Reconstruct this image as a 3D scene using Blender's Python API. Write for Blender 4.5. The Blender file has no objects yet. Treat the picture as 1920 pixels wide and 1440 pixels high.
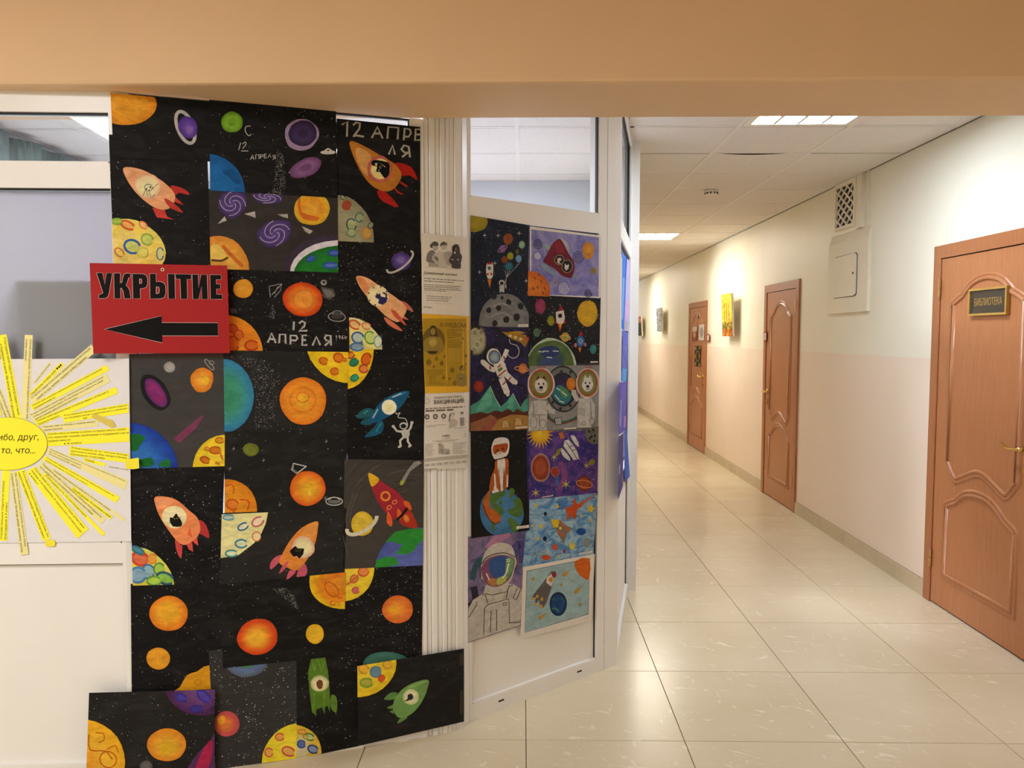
import bpy, bmesh, math, random
import numpy as np
from mathutils import Vector, Matrix

# ------------------------------------------------------------------ camera
SC = bpy.context.scene
COL = SC.collection
FPX = 1424.0                      # focal length in pixels of the 1920x1440 frame
EYE = np.array([0.0, 0.0, 1.527])
YAW, PITCH = 0.014717, 0.062419
FW = np.array([-math.sin(YAW)*math.cos(PITCH), math.cos(YAW)*math.cos(PITCH), -math.sin(PITCH)])
RT = np.array([math.cos(YAW), math.sin(YAW), 0.0])
UP = np.cross(RT, FW)
cd = bpy.data.cameras.new('camera')
cd.sensor_fit = 'HORIZONTAL'; cd.sensor_width = 36.0; cd.lens = 36.0*FPX/1920.0
cd.clip_start = 0.05; cd.clip_end = 100
cam = bpy.data.objects.new('camera', cd); COL.objects.link(cam)
cam.matrix_world = Matrix(((RT[0], UP[0], -FW[0], EYE[0]), (RT[1], UP[1], -FW[1], EYE[1]),
                           (RT[2], UP[2], -FW[2], EYE[2]), (0, 0, 0, 1)))
SC.camera = cam

# ------------------------------------------------------------------ world, light, exposure
SC.view_settings.view_transform = 'Standard'
SC.view_settings.look = 'None'
SC.view_settings.gamma = 1.0
SC.view_settings.exposure = 0.0
SC.view_settings.use_curve_mapping = False
SC.cycles.use_denoising = True
SC.cycles.max_bounces = 7
SC.cycles.diffuse_bounces = 5
SC.cycles.use_adaptive_sampling = True
SC.cycles.adaptive_threshold = 0.02
SC.cycles.caustics_reflective = False
SC.cycles.caustics_refractive = False
wd = bpy.data.worlds.new('world'); SC.world = wd; wd.use_nodes = True
wd.node_tree.nodes['Background'].inputs[0].default_value = (0.8, 0.85, 1.0, 1)
wd.node_tree.nodes['Background'].inputs[1].default_value = 0.25

def lamp(name, loc, size, power, color, rot=(0, 0, 0), spread=180):
    l = bpy.data.lights.new(name, 'AREA'); l.shape = 'RECTANGLE'
    l.size, l.size_y = size; l.energy = power; l.color = color; l.spread = math.radians(spread)
    o = bpy.data.objects.new(name, l); COL.objects.link(o); o.location = loc; o.rotation_euler = rot
    return o
def spot(name, loc, target, power, color, angle, blend=0.9, rad=0.03):
    l = bpy.data.lights.new(name, 'SPOT'); l.energy = power; l.color = color
    l.spot_size = math.radians(angle); l.spot_blend = blend; l.shadow_soft_size = rad
    o = bpy.data.objects.new(name, l); COL.objects.link(o); o.location = loc
    o.rotation_euler = (Vector(target)-Vector(loc)).to_track_quat('-Z', 'Y').to_euler()
    return o
# ceiling lamps of the entrance hall behind the camera (warm); cool fill added to the glazed room's panels
lamp('hall_lamp', (-2.1, 0.0, 2.90), (1.0, 1.2), 88, (0.96, 0.98, 1.0))
lamp('hall_lamp', (-1.2, -2.0, 2.90), (0.6, 1.2), 52, (0.97, 0.985, 1.0))
lamp('room_fill', (-1.3, 4.3, 2.60), (0.58, 0.58), 125, (0.93, 0.93, 1.0))
# picture spots on the corridor's left wall
SPOT_Y = [(9.7, 8.75), (14.2, 13.2), (16.2, 15.4)]
for sy, ty in SPOT_Y:
    spot('picture_spot', (0.86, sy, 2.50), (2.36, ty, 1.78), 76, (0.95, 0.98, 1.0), 82, 1.0)

# ------------------------------------------------------------------ colour and materials
def lin(c):
    if isinstance(c, str):
        c = [int(c[i:i+2], 16) for i in (0, 2, 4)]
    return tuple(((v/255.0)/12.92 if v/255.0 <= .04045 else ((v/255.0+.055)/1.055)**2.4) for v in c[:3])
def rgba(c): return lin(c)+(1.0,)
MATS = {}
class NT:
    def __init__(s, name):
        s.m = bpy.data.materials.new(name); s.m.use_nodes = True
        s.t = s.m.node_tree; s.b = s.t.nodes['Principled BSDF']; MATS[name] = s.m
    def n(s, typ, **kw):
        nd = s.t.nodes.new('ShaderNode'+typ)
        for k, v in kw.items():
            if k.startswith('i_'):
                key = k[2:]; key = int(key) if key.isdigit() else key.replace('_', ' ')
                nd.inputs[key].default_value = v
            else: setattr(nd, k, v)
        return nd
    def l(s, a, ao, b, bi): s.t.links.new(a.outputs[ao], b.inputs[bi])
    def mix(s, fac, a, b, blend='MIX'):
        m = s.n('Mix', data_type='RGBA', blend_type=blend)
        for sock, v in ((m.inputs[0], fac), (m.inputs[6], a), (m.inputs[7], b)):
            if isinstance(v, tuple) and len(v) == 2 and hasattr(v[0], 'outputs'): s.t.links.new(v[0].outputs[v[1]], sock)
            else: sock.default_value = v
        return (m, 2)
    def ramp(s, src, pts):
        r = s.n('ValToRGB'); s.t.links.new(src[0].outputs[src[1]], r.inputs[0])
        e = r.color_ramp.elements
        while len(e) < len(pts): e.new(0.5)
        for q, (p, c) in zip(e, pts): q.position = p; q.color = c if len(c) == 4 else c+(1,)
        return (r, 0)
    def noise(s, scale, detail=3, rough=.5, vec=None, dist=0):
        nd = s.n('TexNoise', i_Scale=scale, i_Detail=detail, i_Roughness=rough, i_Distortion=dist)
        if vec: s.t.links.new(vec[0].outputs[vec[1]], nd.inputs['Vector'])
        return (nd, 0)
    def coords(s, scale=(1, 1, 1), rot=(0, 0, 0), kind='Object'):
        tc = s.n('TexCoord') if kind != 'Pos' else s.n('NewGeometry')
        mp = s.n('Mapping'); mp.inputs['Scale'].default_value = scale; mp.inputs['Rotation'].default_value = rot
        s.l(tc, 'Position' if kind == 'Pos' else kind, mp, 0)
        return (mp, 0)
    def base(s, src, rough=.6, spec=.5, bump=None, bstr=.1, bdist=.002):
        if isinstance(src, tuple) and hasattr(src[0], 'outputs'): s.t.links.new(src[0].outputs[src[1]], s.b.inputs['Base Color'])
        else: s.b.inputs['Base Color'].default_value = rgba(src)
        if isinstance(rough, tuple): s.t.links.new(rough[0].outputs[rough[1]], s.b.inputs['Roughness'])
        else: s.b.inputs['Roughness'].default_value = rough
        s.b.inputs['Specular IOR Level'].default_value = spec
        if bump:
            bp = s.n('Bump', i_Strength=bstr, i_Distance=bdist)
            s.t.links.new(bump[0].outputs[bump[1]], bp.inputs['Height']); s.l(bp, 0, s.b, 'Normal')
        return s.m

def simple(name, c, rough=.5, var=.06, scale=6, spec=.5, metal=0, bump=0):
    t = NT(name); n = t.noise(scale, 4, vec=t.coords(kind='Pos'))
    k = lin(c); lo = tuple(v*(1-var) for v in k)+(1,); hi = tuple(min(1, v*(1+var)) for v in k)+(1,)
    t.base(t.ramp(n, [(.3, lo), (.7, hi)]), rough, spec, n if bump else None, bump)
    t.b.inputs['Metallic'].default_value = metal
    return t.m

simple('pvc', (230, 228, 224), .32, .03, 3)
simple('pvc_panel', (232, 230, 226), .42, .025, 2)
simple('gasket', (22, 20, 22), .6)
simple('grout', (120, 108, 90), .8, .1, 20)
simple('beam_paint', (224, 190, 150), .72, .03, 2.2, bump=.05)
simple('white_paint', (235, 232, 226), .75, .03, 2)
simple('room_wall_paint', (208, 214, 224), .75, .02, 2)
simple('cream_paint', (226, 217, 196), .6, .04, 2.5, bump=.05)
simple('grid_metal', (226, 222, 214), .45, .03, 4)
simple('shaded_tile_edge', (66, 58, 50), .9)  # dark colour stands in for the shade on edges inside the grid joints
simple('plenum_dark', (24, 22, 20), .9)  # near-black colour stands in for the unlit void above the tiles
simple('brass', (214, 178, 104), .22, .05, 8, metal=1)
simple('chrome', (205, 200, 192), .2, .05, 8, metal=1)
simple('hinge_metal', (205, 168, 120), .35, .05, 8, metal=1)
simple('plastic_white', (228, 224, 212), .4, .02)
simple('dark_hole', (40, 34, 28), .9)
simple('canvas_edge', (225, 215, 195), .7)
simple('gilt', (176, 138, 66), .35, .1, 14)
simple('plaque_black', (58, 52, 46), .3, .08, 9)
simple('cabinet_grey', (120, 118, 116), .6, .05)
simple('room_floor', (214, 204, 198), .6, .08, 5)

def floor_tile_mat():
    t = NT('floor_tile'); co = t.coords(kind='Pos')
    st = t.coords((1, 1, 1), (0, 0, .35), 'Pos'); st2 = t.n('Mapping'); st2.inputs['Scale'].default_value = (9, 30, 1)
    t.l(st[0], 0, st2, 0)
    n1 = t.noise(1.0, 2, .4, (st2, 0), 1.2)
    st3 = t.n('Mapping'); st3.inputs['Scale'].default_value = (26, 12, 1); st3.inputs['Rotation'].default_value = (0, 0, 1.1)
    t.l(co[0], 0, st3, 0); n1b = t.noise(1.0, 2, .4, (st3, 0), 1.0)
    f1 = t.ramp(n1, [(.66, (0, 0, 0)), (.73, (1, 1, 1))]); f2 = t.ramp(n1b, [(.68, (0, 0, 0)), (.75, (.8, .8, .8))])
    n2 = t.noise(1.6, 3, .5, co)
    oi = t.n('ObjectInfo')
    bs = t.ramp(n2, [(.3, lin((206, 190, 160))), (.7, lin((217, 203, 176)))])
    tint = t.ramp((oi, 'Random'), [(0, (.93, .93, .92)), (1, (1, 1, 1))])
    c = t.mix(1.0, bs, tint, 'MULTIPLY')
    c = t.mix(f1, c, rgba((224, 213, 189))); c = t.mix(f2, c, rgba((222, 210, 185)))
    t.base(c, .25, .4)
floor_tile_mat()
def ceil_tile_mat():
    t = NT('ceiling_tile'); co = t.coords(kind='Pos')
    v = t.n('TexVoronoi', i_Scale=70.0); t.l(co[0], 0, v, 'Vector')
    n = t.noise(30, 3, .6, co)
    sp = t.ramp((v, 'Distance'), [(.08, (.3, .27, .25)), (.2, (1, 1, 1))])
    gate = t.ramp(n, [(.5, (0, 0, 0)), (.56, (1, 1, 1))])
    m = t.mix(gate, (1, 1, 1, 1), sp)
    c = t.mix(1.0, m, rgba((226, 220, 214)), 'MULTIPLY')
    t.base(c, .9, .2, n, .15)
ceil_tile_mat()
def wall_mat():
    t = NT('two_tone_wall'); g = t.n('NewGeometry'); sx = t.n('SeparateXYZ'); t.l(g, 'Position', sx, 0)
    mr = t.n('MapRange', i_1=1.398, i_2=1.404); t.l(sx, 2, mr, 0)
    n = t.noise(1.3, 4, .5, (g, 'Position')); nf = t.noise(60, 2, .5, (g, 'Position'))
    up = t.ramp(n, [(.3, lin((226, 220, 200))), (.7, lin((231, 226, 210)))])
    lo = t.ramp(n, [(.3, lin((226, 208, 190))), (.7, lin((231, 215, 198)))])
    t.base(t.mix((mr, 0), lo, up), .45, .4, nf, .06)
wall_mat()
def wood_mat(name, c1, c2):
    t = NT(name); co = t.coords((1, 26, 1.6), kind='Pos')
    n = t.noise(3.2, 6, .62, co, .35)
    co2 = t.coords((1, 90, 2.5), kind='Pos'); n2 = t.noise(3, 2, .5, co2)
    c = t.mix(.5, t.ramp(n, [(.3, lin(c1)), (.7, lin(c2))]), t.ramp(n2, [(.3, lin(c1)), (.7, lin(c2))]))
    t.base(c, .34, .5, n2, .04)
wood_mat('door_wood', (158, 99, 61), (180, 119, 77))
wood_mat('door_frame_wood', (150, 91, 55), (170, 109, 69))
def paint_mat(name, amp, rough, streak):
    t = NT(name); a = t.n('Attribute', attribute_name='Col')
    co = t.coords(streak, (0, .5, .3), 'Pos'); n = t.noise(22, 5, .62, co, .8)
    k = t.ramp(n, [(.28, (1-amp,)*3), (.72, (1+amp*.6,)*3)])
    t.base(t.mix(1.0, (a, 0), k, 'MULTIPLY'), rough, .14)
    return t
paint_mat('paint', .27, .6, (1, 1, 2))
paint_mat('print', .03, .6, (1, 1, 1))
def dark_paper_mat():
    t = NT('dark_paper'); a = t.n('Attribute', attribute_name='Col')
    co = t.coords((1, 1, 2.6), (0, .5, .2), 'Pos'); n = t.noise(9, 6, .66, co, 1.2)
    k = t.ramp(n, [(.45, (0, 0, 0)), (.88, (.018, .0178, .018))])
    t.base(t.mix(1.0, (a, 0), k, 'ADD'), .62, .18, n, .05)
dark_paper_mat()
def wash_mat():          # watercolour sheet: two colours bleeding into each other
    t = NT('wash'); a = t.n('Attribute', attribute_name='Col'); b = t.n('Attribute', attribute_name='Col2')
    co = t.coords((1, 1, 1.3), (0, .5, .3), 'Pos'); n = t.noise(11, 6, .6, co, 1.5)
    t.base(t.mix(t.ramp(n, [(.40, (0, 0, 0)), (.60, (1, 1, 1))]), (a, 0), (b, 0)), .6, .14)
wash_mat()
def glass_mat():
    t = NT('window_glass'); t.b.inputs['Base Color'].default_value = (1, 1, 1, 1)
    tr = t.n('BsdfTransparent'); tr.inputs[0].default_value = (.93, .95, .96, 1)
    gl = t.n('BsdfGlossy'); gl.inputs['Roughness'].default_value = .02
    lw = t.n('LayerWeight', i_Blend=.5); fr = t.ramp((lw, 'Facing'), [(.0, (.02,)*3), (.6, (.04,)*3), (.85, (.16,)*3), (1, (.7,)*3)])[0]; mx = t.n('MixShader')
    t.l(fr, 0, mx, 0); t.l(tr, 0, mx, 1); t.l(gl, 0, mx, 2)
    t.t.links.new(mx.outputs[0], t.t.nodes['Material Output'].inputs[0])
glass_mat()
def film_mat():
    t = NT('frosted_film')
    d = t.n('BsdfDiffuse'); d.inputs[0].default_value = rgba((204, 201, 206))
    tr = t.n('BsdfTranslucent'); tr.inputs[0].default_value = rgba((208, 205, 212))
    mx = t.n('MixShader'); mx.inputs[0].default_value = .5
    t.l(d, 0, mx, 1); t.l(tr, 0, mx, 2); t.t.links.new(mx.outputs[0], t.t.nodes['Material Output'].inputs[0])
film_mat()
def emit_mat(name, c, s):
    t = NT(name); t.b.inputs['Base Color'].default_value = rgba(c)
    t.b.inputs['Emission Color'].default_value = rgba(c); t.b.inputs['Emission Strength'].default_value = s
emit_mat('light_diffuser', (226, 240, 255), 54.0)
emit_mat('light_diffuser_room', (236, 236, 255), 30.0)
emit_mat('light_diffuser_warm', (255, 246, 228), 58.0)
def curtain_mat():
    t = NT('curtain_cloth'); n = t.noise(14, 4, .5, t.coords((1, 6, 1), kind='Pos'))
    t.base(t.ramp(n, [(.3, lin((92, 112, 112))), (.7, lin((128, 148, 146)))]), .8)
curtain_mat()

# ------------------------------------------------------------------ mesh helpers
def tag(o, label=None, cat=None, group=None, kind=None):
    for k, v in (('label', label), ('category', cat), ('group', group), ('kind', kind)):
        if v: o[k] = v
    return o
def mk(name, V, Fc, mat, parent=None, org=(0, 0, 0), cols=None, cols2=None, smooth=False, **tags):
    V = np.asarray(V, float)-np.asarray(org, float)
    me = bpy.data.meshes.new(name); me.from_pydata(V.tolist(), [], Fc)
    me.materials.append(MATS[mat] if isinstance(mat, str) else mat)
    if cols is not None:
        for nm, cc in (('Col', cols), ('Col2', cols2)):
            if cc is None: continue
            at = me.color_attributes.new(nm, 'FLOAT_COLOR', 'POINT')
            arr = np.ones((len(V), 4), np.float32); arr[:, :3] = np.asarray(cc, np.float32)[:, :3]
            at.data.foreach_set('color', arr.ravel())
    if smooth: me.polygons.foreach_set('use_smooth', [True]*len(me.polygons))
    me.update()
    o = bpy.data.objects.new(name, me); COL.objects.link(o)
    if parent is not None: o.parent = parent
    else: o.location = org
    return tag(o, **tags)
def empty(name, org, **tags):
    o = bpy.data.objects.new(name, None); COL.objects.link(o); o.location = org; o.empty_display_size = .1
    return tag(o, **tags)
BOXF = [(0, 3, 2, 1), (4, 5, 6, 7), (0, 1, 5, 4), (1, 2, 6, 5), (2, 3, 7, 6), (3, 0, 4, 7)]
def boxv(x0, x1, y0, y1, z0, z1):
    return [(x0, y0, z0), (x1, y0, z0), (x1, y1, z0), (x0, y1, z0), (x0, y0, z1), (x1, y0, z1), (x1, y1, z1), (x0, y1, z1)]
def box(name, b, mat, parent=None, org=(0, 0, 0), **kw): return mk(name, boxv(*b), BOXF, mat, parent, org, **kw)
class MB:
    def __init__(s): s.v = []; s.f = []
    def add(s, v, f):
        n = len(s.v); s.v += [tuple(p) for p in v]; s.f += [tuple(i+n for i in q) for q in f]; return s
    def box(s, *b): return s.add(boxv(*b), BOXF)
    def build(s, name, mat, parent=None, org=(0, 0, 0), **kw): return mk(name, s.v, s.f, mat, parent, org, **kw)
def tube(pts, r, seg=8, caps=True):
    pts = [Vector(p) for p in pts]; V = []; Fc = []
    for i, p in enumerate(pts):
        d = (pts[min(i+1, len(pts)-1)]-pts[max(i-1, 0)]).normalized()
        a = d.orthogonal().normalized() if i == 0 else (a-d*a.dot(d)).normalized()
        b = d.cross(a); rr = r[i] if isinstance(r, (list, tuple)) else r
        V += [tuple(p+(a*math.cos(t)+b*math.sin(t))*rr) for t in [2*math.pi*k/seg for k in range(seg)]]
    for i in range(len(pts)-1):
        Fc += [(i*seg+k, i*seg+(k+1) % seg, (i+1)*seg+(k+1) % seg, (i+1)*seg+k) for k in range(seg)]
    if caps: Fc += [tuple(range(seg))[::-1], tuple(range((len(pts)-1)*seg, len(pts)*seg))]
    return V, Fc
def obox(p0, p1, u0, u1, d0, d1, z0, z1):
    """box on a vertical plan segment p0-p1: u along it in metres, d behind its front face"""
    p0 = np.array(p0, float); t = np.array(p1, float)-p0; t /= np.linalg.norm(t); n = np.array([-t[1], t[0]])
    q = [p0+t*u+n*d for u, d in ((u0, d0), (u1, d0), (u1, d1), (u0, d1))]
    return [(a[0], a[1], z) for z in (z0, z1) for a in q]
# ------------------------------------------------------------------ the shell
WX = 2.362; ZC = 2.665; ZH = 2.95; ZB = 2.315; BY0, BY1 = 2.412, 2.805
XL = -3.2; YB = -3.2; YE = 18.0; RX = -2.87; RY = 5.62; LX = 0.60
def S(o, label): return tag(o, label, None, None, 'structure')
fl = S(box('floor', (XL, WX, YB, YE, -.06, -.004), 'grout'), 'beige stone-look tiled floor of the hall and corridor')
# floor tiles, one object each
def tile_mesh(w, d, h=.004, g=.0016, bev=.0008):
    x0, x1, y0, y1 = g, w-g, g, d-g
    V = [(x0, y0, -h), (x1, y0, -h), (x1, y1, -h), (x0, y1, -h), (x0, y0, -bev), (x1, y0, -bev), (x1, y1, -bev), (x0, y1, -bev),
         (x0+bev, y0+bev, 0), (x1-bev, y0+bev, 0), (x1-bev, y1-bev, 0), (x0+bev, y1-bev, 0)]
    Fc = [(0, 1, 5, 4), (1, 2, 6, 5), (2, 3, 7, 6), (3, 0, 4, 7), (4, 5, 9, 8), (5, 6, 10, 9), (6, 7, 11, 10), (7, 4, 8, 11), (8, 9, 10, 11)]
    me = bpy.data.meshes.new('floor_tile'); me.from_pydata(V, [], Fc); me.materials.append(MATS['floor_tile']); return me
TM = {}
gx = [0.012+.6*k for k in range(-6, 5)]; gy = [2.792+.6013*k for k in range(-10, 26)]
for i in range(len(gx)):
    for j in range(len(gy)):
        x0, x1 = max(gx[i], XL), min(gx[i]+.6, WX); y0, y1 = max(gy[j], YB), min(gy[j]+.6013, YE)
        if x1-x0 < .04 or y1-y0 < .04: continue
        if y0 > 4.6 and x1 < LX-.02: continue
        if x1 < -.9 and (y0 > 2.75 or y1 < .5): continue
        if y1 < -.5: continue
        if y0 > 2.75 and x1 < .2 and y0 > 3.6: continue
        key = (round(x1-x0, 3), round(y1-y0, 3))
        if key not in TM: TM[key] = tile_mesh(*key)
        o = bpy.data.objects.new('floor_tile', TM[key]); COL.objects.link(o); o.parent = fl; o.location = (x0, y0, 0)
rf = [(RX, 2.49), (-1.33, 2.56), (-.38, 2.88), (-.25, 2.99), (.36, 3.47), (.56, 4.55), (LX-.1, RY), (RX, RY)]
S(mk('floor', [(x, y, z) for z in (-.003, .002) for x, y in rf], [tuple(range(8))[::-1], tuple(range(8, 16))]+[(k, (k+1) % 8, 8+(k+1) % 8, 8+k) for k in range(8)], 'room_floor'), 'plain floor of the room behind the glazed partition')
# walls
S(box('wall_right', (WX, WX+.12, YB, YE, 0, ZH), 'two_tone_wall'), 'cream over pinkish two-tone corridor wall with three brown doors')
S(box('wall_end', (LX-.1, WX, YE, YE+.1, 0, ZC), 'two_tone_wall'), 'far end wall of the corridor')
S(box('wall_left', (LX-.1, LX, 4.56, YE, 0, ZC), 'two_tone_wall'), 'left corridor wall beyond the glazed partition')
S(box('wall_hall_left', (XL-.1, XL, YB, 2.46, 0, ZH), 'cream_paint'), 'left wall of the entrance hall')
S(box('wall_hall_back', (XL, WX, YB-.1, YB, 0, ZH), 'cream_paint'), 'back wall of the entrance hall')
S(box('wall_room_back', (RX, LX-.1, RY, RY+.1, 0, ZC), 'room_wall_paint'), 'pale blue back wall seen through the upper glass')
S(box('wall_room_left', (RX-.1, RX, 2.43, RY+.1, 0, ZC), 'room_wall_paint'), 'left wall of the glazed room behind the curtain')
S(box('ceiling', (XL, WX, YB, BY0, ZH, ZH+.1), 'beam_paint'), 'plain peach painted ceiling of the entrance hall')
cl = S(box('ceiling', (RX, WX, BY1-.3, YE, ZC+.05, ZC+.12), 'plenum_dark'), 'suspended ceiling of white mineral tiles in a metal grid')
# the beam across the top of the picture
m = MB(); r = .012
prof = [(BY0, ZH), (BY0, ZB+r), (BY0+r*.3, ZB+r*.3), (BY0+r, ZB), (BY1-r, ZB), (BY1-r*.3, ZB+r*.3), (BY1, ZB+r), (BY1, ZH)]
V = [(XL, y, z) for y, z in prof]+[(WX, y, z) for y, z in prof]; n = len(prof)
m.add(V, [(k, k+1, n+k+1, n+k) for k in range(n-1)]+[tuple(range(n))[::-1], tuple(range(n, 2*n))])
S(m.build('trim_1', 'beam_paint'), 'wide peach painted ceiling beam across the top')
# suspended ceiling tiles and grid
cgx = [-.036+.6*k for k in range(-5, 5)]; cgy = [4.80-.604*k for k in range(4, 0, -1)]+[4.80+.604*k for k in range(0, 22)]
LIGHTS = {(1.164, 3.592), (1.164, 8.424), (1.164, 13.256), (-1.836, 2.988), (-1.236, 4.196)}
CTM = {}
def ctile(w, d):
    key = (round(w, 3), round(d, 3))
    if key not in CTM:
        me = bpy.data.meshes.new('ceiling_tile'); g = .004
        me.from_pydata(boxv(g, w-g, .022, d-g, -.004, .012), [], BOXF); me.materials.append(MATS['ceiling_tile']); me.materials.append(MATS['shaded_tile_edge'])
        for q in list(me.polygons)[2:]: q.material_index = 1
        CTM[key] = me
    return CTM[key]
light_spots = []
for x in cgx:
    for y in cgy:
        x0, x1, y0, y1 = max(x, RX), min(x+.6, WX), max(y, BY1), min(y+.604, YE)
        if x1-x0 < .05 or y1-y0 < .05: continue
        if x1 < LX and y0 > RY-.05: continue
        if x1 < LX: y1 = min(y1, RY)
        if x0 < LX < x1-.05 and y0 > 4.5 and False: continue
        if any(abs(x-a) < .01 and abs(y-b) < .03 for a, b in LIGHTS): light_spots.append((x, y)); continue
        if abs(x-1.164) < .01 and abs(y-4.80) < .01:          # the sagging tile with a dark open joint
            N = 14; V = []; Fc = []
            for k in range(N+1):
                u = k/N; xx = x+.006+u*.586; gap = .006+.046*math.sin(math.pi*min(1, u*1.15))**1.2
                for yy, zz in ((y+gap, ZC-.004), (y+.6, ZC-.004), (y+.6, ZC+.01), (y+gap, ZC+.01)): V.append((xx, yy, zz))
            for k in range(N):
                a, b = 4*k, 4*k+4
                Fc += [(a, a+1, b+1, b), (a+1, a+2, b+2, b+1), (a+2, a+3, b+3, b+2), (a+3, a, b, b+3)]
            o = mk('ceiling_tile', V, Fc, 'ceiling_tile', cl); o.data.materials.append(MATS['shaded_tile_edge'])
            for q in list(o.data.polygons)[3::4]: q.material_index = 1
            o['label'] = 'warped ceiling tile with a dark open joint'; continue
        o = bpy.data.objects.new('ceiling_tile', ctile(x1-x0, y1-y0)); COL.objects.link(o); o.parent = cl; o.location = (x0, y0, ZC)
for x in cgx[1:]+[RX+.012, WX-.012]:
    for (ya, yb) in ((BY1, RY if x < LX else YE),):
        box('grid_bar', (x-.012, x+.012, ya, yb, ZC-.007, ZC+.02), 'grid_metal', cl)
for y in cgy[1:]:
    for xa, xb in ((RX, LX-.1), (LX, WX)):
        if (xb < LX and y > RY) or y > YE: continue
        if abs(y-4.80) < .01 and xa > 0:
            box('grid_bar', (xa, xb, y-.012, y+.003, ZC-.0065, ZC+.02), 'grid_metal', cl); continue
        box('grid_bar', (xa, xb, y-.012, y+.0095, ZC-.0065, ZC+.02), 'grid_metal', cl)
# ceiling light panels
seen = 0
def light_panel(x, y, label, mat):
    c = (x+.3, y+.302, ZC)
    t = empty('ceiling_light', c, label=label, cat='ceiling light', group='recessed ceiling light panels')
    m = MB()
    for b in ((.014, .05, .014, .59), (.55, .586, .014, .59), (.05, .55, .014, .05), (.05, .55, .554, .59)):
        m.box(x+b[0], x+b[1], y+b[2], y+b[3], ZC-.009, ZC+.03)
    m.build('frame', 'plastic_white', t, c)
    for k in range(4):
        box('diffuser', (x+.05+.125*k+.009, x+.05+.125*(k+1)-.009, y+.05, y+.554, ZC-.001, ZC+.02), mat, t, c)
    for k in range(3):
        box('divider', (x+.05+.125*(k+1)-.009, x+.05+.125*(k+1)+.009, y+.05, y+.554, ZC-.006, ZC+.02), 'grid_metal', t, c)
names = {3.592: 'nearest bright square ceiling light panel just behind the peach beam', 8.424: 'bright ceiling light panel farther down the corridor, beside the partition post',
         13.256: 'ceiling light panel deep in the corridor'}
for x, y in light_spots:
    lab = [v for k, v in names.items() if abs(k-y) < .03 and x > 0]
    light_panel(x, y, lab[0] if lab else ('ceiling light panel of the glazed room near the curtain' if y < 3.5 else 'ceiling light panel in the middle of the glazed room'), 'light_diffuser_room' if x < 0 else 'light_diffuser' if y < 5 else 'light_diffuser_warm')
# smoke detector
c = (1.46, 6.0, ZC-.008)
t = empty('smoke_detector', c, label='small round white smoke detector on the corridor ceiling', cat='smoke detector')
V, Fc = tube([(c[0], c[1], ZC-.007), (c[0], c[1], ZC-.020)], .055, 20); mk('base', V, Fc, 'plastic_white', t, c)
V, Fc = tube([(c[0], c[1], ZC-.020), (c[0], c[1], ZC-.036), (c[0], c[1], ZC-.044)], [.046, .046, .03], 20); mk('sensor_dome', V, Fc, 'plastic_white', t, c)
m = MB()
for k in range(10):
    a = k*.628; m.box(*(c[0]+.047*math.cos(a)-.005, c[0]+.047*math.cos(a)+.005, c[1]+.047*math.sin(a)-.005, c[1]+.047*math.sin(a)+.005, ZC-.034, ZC-.024))
m.build('vent_slots', 'dark_hole', t, c)
# skirting of the right wall, one tile piece each
bb = S(box('baseboard_right', (WX-.002, WX+.01, 2.5, YE, 0, .1), 'grout'), 'low greenish-beige tiled skirting along the right wall')
simple('skirting_tile', (190, 175, 146), .35, .08, 7)
DOORS = [(3.42, 4.413), (6.535, 7.465), (9.80, 10.86)]
y = 2.5
while y < 17.5:
    y2 = y+.45
    segs = [(y, y2)]
    for a, b in DOORS:
        ns = []
        for s0, s1 in segs:
            if s1 <= a or s0 >= b: ns.append((s0, s1))
            else:
                if s0 < a: ns.append((s0, a))
                if s1 > b: ns.append((b, s1))
        segs = ns
    for s0, s1 in segs:
        if s1-s0 > .02:
            box('skirting_tile', (WX-.012, WX, s0+.0012, s1-.0012, 0, .098), 'skirting_tile', bb)
    y = y2

# ------------------------------------------------------------------ glazed partition
PA0, K1, K2, K3, K4, K5, K6 = (XL, 2.388), (-1.33, 2.485), (-.364, 2.81), (-.213, 2.925), (.38, 3.392), (.438, 3.455), (.632, 4.49)
def seglen(a, b): return math.hypot(b[0]-a[0], b[1]-a[1])
def section(name, label, a, b, stiles, rails, panes, panels, depth=.06, zt=ZC, gask=True):
    org = ((a[0]+b[0])/2, (a[1]+b[1])/2, 0)
    t = empty(name, org, label=label, kind='structure')
    L = seglen(a, b)
    for (u0, u1, z0, z1) in stiles:
        mk('stile', obox(a, b, u0, u1, 0, depth, z0, z1), BOXF, 'pvc', t, org)
    for (u0, u1, z0, z1) in rails:
        # rail with a bevelled glazing bead above and below
        r = mk('rail', obox(a, b, u0, u1, 0, depth, z0, z1), BOXF, 'pvc', t, org)
    for (u0, u1, z0, z1) in panes+panels:
        gl = (u0, u1, z0, z1) in panes
        if gl: mk('glass_pane', obox(a, b, u0, u1, .024, .029, z0, z1), BOXF, 'window_glass', t, org)
        else: mk('lower_panel', obox(a, b, u0, u1, .016, .04, z0, z1), BOXF, 'pvc_panel', t, org)
        if gask:
            g = .005
            for q in ((u0, u1, z0, z0+g), (u0, u1, z1-g, z1), (u0, u0+g, z0+g, z1-g), (u1-g, u1, z0+g, z1-g)):
                mk('gasket', obox(a, b, q[0], q[1], .011, .024 if gl else .016, q[2], q[3]), BOXF, 'gasket', t, org)
            # sloping glazing bead at the sill
            q = obox(a, b, u0+g, u1-g, .001, .016, z0-.001, z0+.006)
            mk('glazing_bead', q, BOXF, 'pvc', t, org)
    return t
LA = seglen(PA0, K1); LB = seglen(K1, K2)
A1 = .86
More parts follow.
